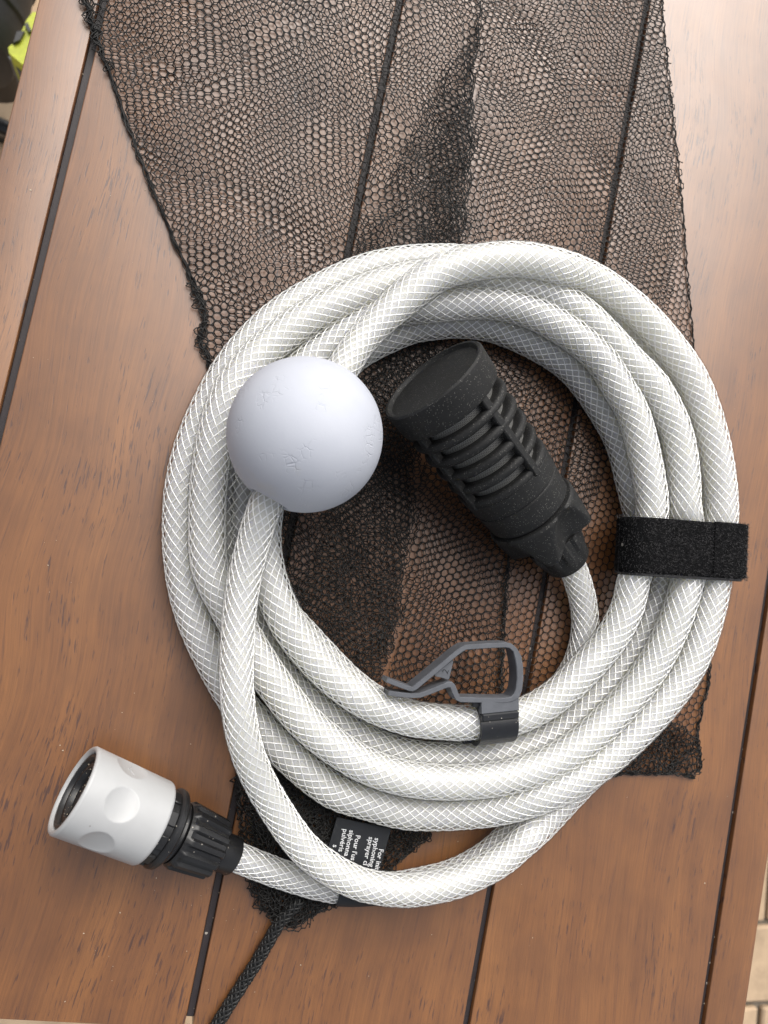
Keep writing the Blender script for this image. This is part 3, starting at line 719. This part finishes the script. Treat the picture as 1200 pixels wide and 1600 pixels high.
LEFT = [(126, -30), (150, 55), (176, 125), (207, 215), (241, 300), (275, 380), (303, 442), (323, 492), (315, 530), (331, 575), (352, 640), (372, 720), (385, 850), (392, 1000), (384, 1120), (375, 1212), (381, 1290), (390, 1345), (400, 1390), (414, 1422)]
BOT = [(430, 1444), (446, 1444), (484, 1425), (532, 1402), (590, 1368), (640, 1325), (672, 1299), (760, 1240), (860, 1215), (930, 1210), (1000, 1207), (1060, 1208), (1086, 1214)]
RIGHT = [(1092, 1206), (1094, 1180), (1089, 1150), (1097, 1110), (1108, 1060), (1108, 1020), (1100, 900), (1092, 760), (1087, 640), (1084, 540), (1075, 430), (1066, 310), (1051, 170), (1038, 40), (1033, -30)]
OUT = LEFT + BOT + RIGHT
f1, f2, f3 = waves(11, 8, 18, 60), waves(23, 9, 14, 70), waves(31, 9, 7, 26)
coilc = at(707, 850, 0)[:2]
def lift(x, y):                                                   # how freely the net may rise: pressed flat under the coil
    d = np.abs(np.hypot(x - coilc[0], y - coilc[1]) - 88.0)
    return np.clip((d - 16) / 30.0, 0.0, 1.0)
LINE = [(752, -30), (746, 60), (737, 200), (729, 300), (719, 385), (700, 500), (668, 640), (640, 860), (618, 1010), (590, 1085), (575, 1180), (620, 1310)]
FL_ = LEFT + [(430, 1444), (446, 1444), (484, 1425), (532, 1402), (590, 1368)] + LINE[::-1]
FR_ = LINE + [(640, 1325), (672, 1299), (740, 1250), (775, 1180), (783, 1100), (788, 1010), (793, 900), (830, 870), (905, 830), (965, 700), (1020, 560), (1052, 450), (1066, 310), (1051, 170), (1038, 40), (1033, -30)]
zb = lambda x, y: 0.55 + 0.25 * (1 + f1(x, y)) * (0.4 + lift(x, y))
BR_ = LINE + [(640, 1325), (672, 1299), (760, 1240), (860, 1215), (930, 1210), (1000, 1207), (1060, 1208), (1086, 1214)] + RIGHT
A = Acc(); A.add(*netting(FL_, 3.35, -0.24, zb, (35, 120), 1.3, 0.03, 0.21, 101, (1.0, 0.95))); A.obj('netting', M_NET, bag)
A = Acc(); A.add(*netting(BR_, 3.35, 0.47, zb, (35, 120), 1.3, 0.03, 0.21, 111, (1.0, 0.95))); A.obj('netting', M_NET, bag)
zf = lambda x, y: 1.35 + (1.3 + 1.2 * f2(x, y)) * lift(x, y)
A = Acc(); A.add(*netting(FL_, 3.3, -0.30, zf, (35, 110), 1.5, 0.03, 0.21, 202, (1.0, 0.93))); A.obj('netting', M_NET, bag)
A = Acc(); A.add(*netting(FR_, 3.35, 0.42, zf, (35, 110), 1.5, 0.03, 0.21, 212, (1.0, 0.93))); A.obj('netting', M_NET, bag)
# the slack of the bag folded over itself, running from the top down to the neck
FOLD = [(752, -30), (748, 40), (741, 110), (736, 200), (730, 300), (719, 385), (700, 500), (668, 640), (650, 760), (636, 900), (618, 1010), (585, 1085), (520, 1180), (560, 1290), (590, 1366), (532, 1402), (484, 1425), (446, 1444), (430, 1444), (412, 1420), (399, 1390), (385, 1300), (384, 1215), (400, 1100), (420, 1000), (438, 900), (436, 800), (455, 700), (500, 540), (560, 378), (587, 310), (627, 227), (667, 160), (695, 108), (722, 70), (744, 5)]
FOLD2 = [(752, 0), (746, 60), (738, 150), (733, 260), (722, 385), (700, 520), (664, 700), (640, 860), (612, 1000), (560, 1080), (500, 1200), (560, 1330), (500, 1415), (446, 1444), (430, 1444), (404, 1395), (400, 1250), (430, 1050), (470, 900), (520, 760), (575, 560), (640, 385), (668, 280), (700, 160), (728, 80)]
A = Acc(); A.add(*netting(ragged(FOLD, 6, 1), 2.9, 0.95, lambda x, y: 1.9 + (2.2 + 1.5 * f3(x, y)) * lift(x, y), (10, 34), 1.3, 0.12, 0.205, 303, (0.95, 0.85))); A.obj('netting', M_NET, bag)
A = Acc(); A.add(*netting(ragged(FOLD2, 9, 2), 2.8, -0.35, lambda x, y: 2.1 + (3.2 + 1.5 * f2(y, x)) * lift(x, y), (9, 28), 1.4, 0.15, 0.205, 404, (0.85, 0.9))); A.obj('netting', M_NET, bag)
# bunched lower right corner and gathered neck
CORN = [(920, 1209), (1000, 1207), (1060, 1208), (1086, 1214), (1092, 1206), (1094, 1180), (1088, 1155), (1060, 1128), (1010, 1110), (960, 1120), (900, 1170)]
NECK = [(378, 1240), (392, 1345), (402, 1392), (414, 1422), (430, 1448), (446, 1446), (484, 1426), (532, 1403), (590, 1369), (640, 1326), (672, 1300), (640, 1280), (560, 1270), (470, 1230), (420, 1180)]
A = Acc()
for q, (pl, wc, zz0, sd) in enumerate(((CORN, 2.4, 2.0, 1), (CORN, 2.2, 3.0, 2), (NECK, 2.2, 2.6, 3), (NECK, 2.0, 3.8, 4), (NECK, 2.4, 1.4, 5))):
    A.add(*netting(pl, wc, 0.3 + q, lambda x, y, z=zz0: z + 1.0 * f3(x, y), (6, 20), 1.2, 0.26, 0.21, 500 + sd))
A.obj('gathers', M_NET, bag)
# bound edges: several twisted yarns along the outline
A = Acc()
def yarn(P, z, spread, cnt, r, seed, lam=(3, 14), zamp=0.5):
    P = smooth_px(P); W_ = np.array([at(x, y, 1.2) for x, y in P]); W_, s_ = resample(W_, 0.9)
    T = np.gradient(W_, axis=0); T /= np.linalg.norm(T, axis=1)[:, None]; S_ = np.cross(T, [0, 0, 1.0])
    for k in range(cnt):
        g = np.random.default_rng(seed + k); o = 0; zo = 0
        for q in range(5):
            l = g.uniform(*lam); ph = g.uniform(0, 6.3); o = o + np.sin(2 * math.pi * s_ / l + ph) / 2.2; zo = zo + np.sin(2 * math.pi * s_ / g.uniform(*lam) + g.uniform(0, 6.3)) / 2.2
        C_ = W_ + S_ * (o * spread + spread * 0.4)[:, None]; C_[:, 2] = np.maximum(0.45, z + zo * zamp)
        A.add(*tube(C_, r, 4, False))
yarn(LEFT[:11], 1.6, 0.75, 5, 0.22, 900, (5, 30))
yarn(LEFT[:11], 1.3, 0.25, 3, 0.34, 930, (4, 20))
yarn([(130, -20), (150, 50), (172, 112)], 2.0, 1.6, 6, 0.26, 940)
yarn([(300, 440), (321, 494), (316, 530), (332, 572)], 1.8, 1.6, 6, 0.25, 950)
yarn(RIGHT[::-1][:9][::-1], 0.8, 0.35, 2, 0.26, 960)
yarn(RIGHT[:6], 1.0, 0.6, 4, 0.26, 970)
yarn(BOT[8:], 1.2, 0.7, 5, 0.26, 980)
yarn(BOT[1:7], 2.2, 1.2, 6, 0.26, 990, zamp=1.0)
yarn(LEFT[14:], 2.0, 1.6, 6, 0.26, 1000, zamp=1.0)
yarn([(756, -30), (750, 20), (745, 70), (738, 130), (735, 200), (730, 300), (719, 385)], 2.4, 1.1, 3, 0.22, 1010, (5, 25))
yarn([(796, 868), (790, 940), (786, 1010), (783, 1080)], 1.6, 0.8, 5, 0.25, 1020)
A.obj('hem', M_NET, bag)
# drawstring: braided cord leaving the neck
CORD = [(470, 1405, 5), (448, 1428, 5), (434, 1446, 4.5), (418, 1474, 3.6), (398, 1508, 3.0), (376, 1542, 2.8), (352, 1580, 2.8), (332, 1614, 2.8), (312, 1660, 2.8), (300, 1720, 2.8)]
Cc = resample(catmull(at_many(CORD), 1.0), 0.8)[0]
A = Acc(); A.add(*tube(Cc, 1.75, 12)); cord = A.obj('drawstring', M_CORD, bag)
T, Nn_, Bn_ = frames(Cc); us = np.arange(len(Cc)) * 0.8
A = Acc()
for sgn in (1, -1):
    for k in range(6):
        th = sgn * 2 * math.pi * us / 15.0 + 2 * math.pi * k / 6
        rr = 1.98 + 0.22 * sgn * np.cos(6 * (2 * math.pi * us / 15.0) + k * math.pi)
        A.add(*tube(Cc + rr[:, None] * (np.cos(th)[:, None] * Nn_ + np.sin(th)[:, None] * Bn_), 0.52, 6, False))
A.obj('cord_plait', M_CORD, cord)

# ------------------------------------------------------------------ hook and loop strap round the right side of the coil
sO = at(1066, 858, 10.0); sX = nrm((at(1168, 866, 10) - at(962, 852, 10)) * [1, 1, 0]); sY = np.array([-sX[1], sX[0], 0]); sZ = np.array([0, 0, 1.0])
def sx(px, py, z): return float((at(px, py, z) - sO) @ sX)
xl, xr = sx(961, 852, 14), sx(1164, 866, 16)
near = PATH[(np.abs((PATH - sO) @ sY) < 9) & ((PATH - sO) @ sX > xl - 4) & ((PATH - sO) @ sX < xr + 4)]
hx = (near - sO) @ sX; hz = near[:, 2]
print('strap span', xl, xr, 'hose tops', np.round(np.column_stack([hx, hz + R_H])[::8][:14], 1).tolist())
xl = min(xl, hx.min() - R_H - 0.2); xr = max(xr, hx.max() + R_H + 0.2)
# outline = hull of the hoses it holds
pts = [(x + (R_H + 0.9) * math.cos(q), max(1.2, z + (R_H + 0.9) * math.sin(q))) for x, z in zip(hx, hz) for q in np.linspace(0, 2 * math.pi, 24, endpoint=False)]
pts = sorted(set((round(a, 3), round(b, 3)) for a, b in pts))
def half(ps):
    h = []
    for p_ in ps:
        while len(h) > 1 and (h[-1][0] - h[-2][0]) * (p_[1] - h[-2][1]) - (h[-1][1] - h[-2][1]) * (p_[0] - h[-2][0]) <= 0: h.pop()
        h.append(p_)
    return h
hull = half(pts)[:-1] + half(pts[::-1])[:-1]
hl = np.array(hull + [hull[0]]); hl, _ = resample(np.column_stack([hl, 0 * hl[:, 0]]), 0.8); hl = hl[:-1, :2]
hc = hl.mean(0)
def band(pts2, y0, y1, th, name, m, parent, sub=14, rnd=0.6):
    p2 = np.asarray(pts2); n_ = len(p2)
    t_ = np.gradient(p2, axis=0); no = np.column_stack([t_[:, 1], -t_[:, 0]]); no /= np.linalg.norm(no, axis=1)[:, None] + 1e-9
    ys = np.linspace(y0, y1, sub); A_ = Acc(); 
    prof = [(ys[0] + rnd, 0)] + [(ys[0], 0.3 * th), (ys[0] + 0.15, 0.75 * th)] + [(y, th) for y in np.linspace(ys[0] + rnd, ys[-1] - rnd, sub)] + [(ys[-1] - 0.15, 0.75 * th), (ys[-1], 0.3 * th), (ys[-1] - rnd, 0)]
    prof = np.array(prof); k_ = len(prof)
    V = (sO * [1, 1, 0])[None, None] + p2[:, None, 0:1] * sX + (p2[:, None, 1:2]) * sZ + prof[None, :, 0:1] * sY + prof[None, :, 1:2] * (no[:, None, 0:1] * sX + no[:, None, 1:2] * sZ)
    A_.add(V.reshape(-1, 3), [grid_faces(n_, k_, True)])
    return A_, no
strap = empty('cable_strap', 'wide black fuzzy hook and loop strap wrapped around the right side of the coil', 'strap')
closed = np.vstack([hl, hl[:1]])
A, no = band(closed, -11.2, 11.2, 1.7, 'loop_band', M_STRAP, strap, 20, 1.1); A.obj('loop_band', M_STRAP, strap, True, 60)
# overlapping end of the strap: starts on top at the right, turns down over the outer side
ang = np.arctan2(closed[:, 1] - hc[1], closed[:, 0] - hc[0])
top = closed[(closed[:, 1] > hc[1]) | (closed[:, 0] > hc[0] + 10)]
order_ = np.argsort(np.arctan2(top[:, 1] - hc[1], (top[:, 0] - hc[0]) * 0.4)); top = top[order_]
end = top[(top[:, 0] > sx(1098, 850, 24))]
end = resample(np.column_stack([end, 0 * end[:, 0]]), 0.8)[0][:, :2]
t_ = np.gradient(end, axis=0); no = np.column_stack([t_[:, 1], -t_[:, 0]]); no /= np.linalg.norm(no, axis=1)[:, None] + 1e-9
A, _ = band(end + no * 1.15, -10.9, 11.5, 1.1, 'loose_end', M_STRAP, strap); A.obj('loose_end', M_STRAP, strap, True, 60)
A, _ = band(closed + np.vstack([no[:1] * 0] * len(closed)), -12.3, -10.9, 0.6, 'backing', M_BACKING, strap, 4, 0.2); A.obj('backing_edge', M_BACKING, strap, True, 60)
# nap: short loose fibres
tc_ = np.gradient(closed, axis=0); nc_ = np.column_stack([tc_[:, 1], -tc_[:, 0]]); nc_ /= np.linalg.norm(nc_, axis=1)[:, None] + 1e-9
sel = np.where(closed[:, 1] > 8)[0]
g = np.random.default_rng(77); nf = 9000
ii = sel[g.integers(0, len(sel), nf)]; p2 = closed[ii] + np.random.default_rng(3).uniform(-.4, .4, nf)[:, None] * (tc_[ii] / 0.8); n2_ = nc_[ii]
off = np.where(p2[:, 0] > end[:, 0].min(), 2.2, 1.65)[:, None]
yy = np.clip(g.normal(0, 1, nf) * 9, -11.4, 11.6); yy = np.where(g.random(nf) < 0.7, g.uniform(-11, 11, nf), yy)
base = (sO * [1, 1, 0]) + (p2[:, :1] + n2_[:, :1] * off) * sX + (p2[:, 1:] + n2_[:, 1:] * off) * sZ + yy[:, None] * sY
tipd = g.normal(0, 1, (nf, 3)); tipd[:, 2] = np.abs(tipd[:, 2]) + 0.3; tipd /= np.linalg.norm(tipd, axis=1)[:, None]
tip = base + tipd * g.uniform(0.4, 1.7, nf)[:, None]; sd = np.cross(tipd, g.normal(0, 1, (nf, 3))); sd /= np.linalg.norm(sd, axis=1)[:, None]
A = Acc(); V = np.stack([base - sd * 0.09, base + sd * 0.09, tip], 1).reshape(-1, 3); A.add(V, [np.arange(nf * 3).reshape(-1, 3)])
nap = A.obj('nap', M_NAP, strap, False); nap['kind'] = 'stuff'

# ------------------------------------------------------------------ clip on the inner loop
ic = near_path(768, 1128, 14); zc = PATH[ic][2] + R_H + 2.0; print('clip z', zc)
clip = empty('hose_clip', 'slate grey plastic clip snapped over the inner loop at the bottom of the coil', 'clip')
def cpx(x, y): return (560 + x / 4.0, 960 + y / 4.0)
RIB = [(178, 412), (250, 440), (322, 466), (338, 468), (356, 458), (480, 356), (606, 250), (640, 224), (672, 206), (800, 197), (920, 192), (950, 196), (980, 222), (1000, 270), (1010, 330), (1012, 400), (1004, 470), (990, 508), (960, 530), (920, 538), (800, 538), (640, 534), (622, 526), (606, 490), (590, 452), (580, 440), (560, 440), (540, 448), (460, 480), (385, 508), (340, 510), (260, 503), (190, 494)]
R2 = np.array([at(*cpx(x, y), zc)[:2] for x, y in RIB])
nn = len(R2); T = np.gradient(R2, axis=0); T /= np.linalg.norm(T, axis=1)[:, None]; NO = np.column_stack([-T[:, 1], T[:, 0]])
th = np.full(nn, 0.95); th[13:18] = 1.35; th[0:4] = 0.85; th[-4:] = 0.85; th[23:27] = 1.1
b = 0.22
prof = [(-1, -1), (-1, 1), (1, 1), (1, -1)]
def ribbon(C2, th, zt, zb):
    A_ = Acc(); pr = [(-1, zb), (-1, zt - b), (-1 + b, zt), (1 - b, zt), (1, zt - b), (1, zb)]
    no_ = np.gradient(C2, axis=0); no_ /= np.linalg.norm(no_, axis=1)[:, None]; no_ = np.column_stack([-no_[:, 1], no_[:, 0]])
    V = np.array([[(C2[i, 0] + no_[i, 0] * th[i] * a, C2[i, 1] + no_[i, 1] * th[i] * a, z) for a, z in pr] for i in range(len(C2))]).reshape(-1, 3)
    k_ = len(pr); F = [grid_faces(len(C2), k_), np.array([list(range(k_))[::-1], [(len(C2) - 1) * k_ + q for q in range(k_)]])]
    A_.add(V, F); return A_
A = ribbon(R2, th, zc, zc - 7.5); A.obj('spring_loop', M_GREY, clip, True, 30)
tab = [(480, 386), (590, 300), (566, 406)]
A = Acc(); P = np.array([at(*cpx(x, y), zc - 1.6) for x, y in [(478, 372), (592, 284), (592, 300), (566, 406), (480, 386)]]); Q = P - [0, 0, 4.5]; k_ = len(P); j = np.arange(k_)
A.add(np.concatenate([P, Q]), [np.stack([j, j + k_, (j + 1) % k_ + k_, (j + 1) % k_], 1), np.array([list(range(k_))])]); A.obj('stop_tab', M_GREY, clip, False)
hC = PATH[ic]; hT = nrm(PATH[ic + 6] - PATH[ic - 6]); hT = hT if hT[0] > 0 else -hT
hD = nrm(np.cross(hT, [0, 0, 1.0])); hD = hD if hD @ (at(768, 1160, 17) - at(768, 1100, 17)) > 0 else -hD; hU = np.cross(hT, hD); hU = hU if hU[2] > 0 else -hU
c0 = float((at(738, 1130, 20) - hC) @ hT); c1 = float((at(796, 1128, 20) - hC) @ hT)
arc = [(math.cos(q), math.sin(q)) for q in np.linspace(math.radians(200), math.radians(-52), 26)]
ro, ri = R_H + 1.5, R_H + 0.1
prof = [(c * ro, s * ro) for c, s in arc] + [(c * ri, s * ri) for c, s in arc[::-1]]
A = Acc(); V, F = sweep_profile(prof, hC, hD, hU, hT, c0, c1); A.add(V, [F[0]])
nprof = len(prof); cap = np.array([[i, i + 1, nprof - 2 - i, nprof - 1 - i] for i in range(25)]); A.add(V[:nprof], [cap]); A.add(V[nprof:], [cap[:, ::-1]])
A.obj('jaw', M_GREYD, clip, True, 35)
d_top = float((at(768, 1098, zc) - hC) @ hD); d_mid = float((at(768, 1115, zc) - hC) @ hD)
zt = zc - hC[2]
prof = [(d_top - 0.6, zt - 0.1), (d_mid - 0.3, zt - 0.1), (d_mid, zt - 0.5), (d_mid, zt - 3.0), (d_top - 0.6, zt - 3.0)]
A = Acc(); A.add(*sweep_profile(prof, hC, hD, hU, hT, c0, c1)); A.obj('bridge', M_GREY, clip, True, 30)
A = Acc(); dl = ro * math.cos(math.radians(-40)); A.add(*rbox(hC + hD * (dl + 1.0) + hU * (-ro * 0.55) + hT * ((c0 + c1) / 2 - 1.2), hT, hD, hU, (c1 - c0) / 2 + 1.4, 1.3, 0.9, 0.25)); A.add(*rbox(hC + hD * (d_mid + 1.4) + hU * (zt - 0.6) + hT * (c0 + c1) / 2, hT, hD, hU, (c1 - c0) / 2 - 0.02, 1.4, 0.9, 0.5)); A.obj('lip', M_GREYD, clip, False)
A = Acc(); A.add(*rbox(hC + hD * (d_top + 0.5) + hU * (zt - 2.6) + hT * (c0 - 1.2), hT, hD, hU, 1.6, 1.0, 0.8, 0.25)); A.obj('catch', M_GREYD, clip, False)

def text_mesh(body, size, O, X, Y, name, m, parent, depth=0.02, bold=0.0):
    cu = bpy.data.curves.new(name, 'FONT'); cu.body = body; cu.size = size; cu.offset = bold; cu.resolution_u = 3; cu.extrude = 0.0
    o = bpy.data.objects.new(name, cu); col.objects.link(o)
    dg = bpy.context.evaluated_depsgraph_get(); me = bpy.data.meshes.new_from_object(o.evaluated_get(dg))
    bpy.data.objects.remove(o); 
    co = np.zeros(len(me.vertices) * 3); me.vertices.foreach_get('co', co); co = co.reshape(-1, 3)
    W_ = (O + co[:, :1] * X + co[:, 1:2] * Y) * MM
    me.vertices.foreach_set('co', W_.astype(np.float32).ravel()); me.update()
    me.materials.clear()
    return link(name, me, m, parent)
tX = nrm((at(560 + 535 / 4, 960 + 385 / 4 + 10, zc) - at(560 + 575 / 4, 960 + 340 / 4, zc)) * [1, 1, 0]); tX = nrm(np.array([0.2, 0.98, 0])); tY = np.array([-tX[1], tX[0], 0])
text_mesh('2', 3.4, at(*cpx(556, 376), zc - 1.56), tX, tY, 'moulded_mark', M_GREYD, clip, bold=0.0)

# ------------------------------------------------------------------ printed label wrapped round the connector end
tag = empty('care_label', 'small black label with white printing beside the hose at the bottom of the coil', 'label')
ztag = 6.5
def tp(x, y, z=ztag): return at(500 + x / 8.571, 1250 + y / 8.571, z)
P00, P10 = tp(228, 228), tp(952, 388)
dx = nrm((P10 - P00) * [1, 1, 0]); dyv = np.array([dx[1], -dx[0], 0]); wd = np.linalg.norm((P10 - P00)[:2])
if dyv @ (tp(150, 560) - P00) < 0: dyv = -dyv
A = Acc(); nu, nv = 14, 16; LT = 27.0
U_, V_ = np.meshgrid(np.linspace(0, wd, nu), np.linspace(0, LT, nv), indexing='ij')
Zt = ztag + 0.25 * np.sin(U_ / wd * 3.0) - np.clip((V_ - 15) / 12, 0, 1) * 2.5
Pt = P00 * [1, 1, 0] + U_[..., None] * dx + V_[..., None] * dyv; Pt[..., 2] = Zt
Pb = Pt.copy(); Pb[..., 2] -= 0.3
A.add(np.concatenate([Pt.reshape(-1, 3), Pb.reshape(-1, 3)]), [grid_faces(nu, nv, False), grid_faces(nu, nv, False)[:, ::-1] + nu * nv])
rim = [i * nv for i in range(nu)] + [(nu - 1) * nv + j for j in range(1, nv)] + [i * nv + nv - 1 for i in range(nu - 2, -1, -1)] + [j for j in range(nv - 2, 0, -1)]
rim = np.array(rim); A.F.setdefault(4, []).append(np.stack([rim, np.roll(rim, -1), np.roll(rim, -1) + nu * nv, rim + nu * nv], 1))
A.obj('card', M_TAG, tag, True, 40)
tx = nrm((tp(270, 660) - tp(330, 385)) * [1, 1, 0]); ty = np.array([-tx[1], tx[0], 0])
lines = [('For initial', 815, 650), ('syphoning', 760, 505), ('sprayer clean', 680, 490), ("Pour l'usage", 505, 465), ('siphonnage', 420, 400), ('pulv\u00e9risateur', 335, 385), ('seul', 200, 595)]
for body, x, y in lines:
    o_ = tp(x - 22, y, ztag + 0.32)
    text_mesh({'sprayer clean': 'sprayer cl', "Pour l'usage": "Pour l'us", 'siphonnage': 'siphonna', 'pulv\u00e9risateur': 'pulv\u00e9ris', 'seul': 's', 'For initial': 'For init'}.get(body, body), 2.75, o_, tx, ty, 'print_line', M_PRINT, tag, bold=0.035)
# the loop of the label round the connector hose
im = near_path(515, 1386, 0); seg = PATH[(PATH[:, 2] < 16)]
cand = [i for i in range(len(PATH) - 90, len(PATH) - 1)]
im = min(cand, key=lambda i: np.linalg.norm((PATH[i] - at(527, 1388, PATH[i][2]))[:2]))
sl_ = PATH[im - 11: im + 1]
A = Acc(); A.add(*tube(sl_, 5.55 + 0.4, 32, False)); A.obj('loop', M_TAG, tag)

# ------------------------------------------------------------------ grit scattered on the boards and in the joints
g = np.random.default_rng(5); A = Acc()
ca_, ce1, ce2 = basis(CE - CO)
def crumb(p, r):
    V = g.normal(0, 1, (6, 3)); V = np.array([[1, 0, 0], [-1, 0, 0], [0, 1, 0], [0, -1, 0], [0, 0, 1], [0, 0, -1.0]]) * (r * g.uniform(0.5, 1.5, (6, 1)))
    q = g.uniform(0, 6.3); c, s = math.cos(q), math.sin(q); V = V @ np.array([[c, -s, 0], [s, c, 0], [0, 0, 1]])
    V[:, 2] *= 0.6
    A.add(V + p, [np.array([[0, 2, 4], [2, 1, 4], [1, 3, 4], [3, 0, 4], [2, 0, 5], [1, 2, 5], [3, 1, 5], [0, 3, 5]])])
for _ in range(150):
    p = at(g.uniform(20, 1180), g.uniform(20, 1590), 0.0); r = abs(g.normal(0, 0.10)) + 0.07
    k = min(abs(p[0] - x) for x in xs)
    if k > GAP / 2 + 0.5: crumb(p + [0, 0, r * 0.4], r)
for x in xs:
    for _ in range(34):
        sgn = g.choice([-1, 1]); crumb(np.array([x + sgn * g.uniform(0.9, 1.3), g.uniform(-230, 260), -1.9]), abs(g.normal(0, 0.12)) + 0.08)
for _ in range(26): p = at(g.uniform(120, 420), g.uniform(1300, 1560), 0.0); crumb(p + [0, 0, 0.05], 0.1 + abs(g.normal(0, 0.09))) if min(abs(p[0] - x) for x in xs) > 2.2 else None
for _ in range(34):
    q, r_ = g.uniform(0, 6.3), 10.5 * math.sqrt(g.random()); crumb(CO + ca_ * 2.3 + r_ * (math.cos(q) * ce1 + math.sin(q) * ce2), 0.07 + abs(g.normal(0, 0.1)))
grit = A.obj('grit', M_CRUMB, None, False); grit['kind'] = 'stuff'; grit['label'] = 'pale specks of grit scattered over the boards and joints'
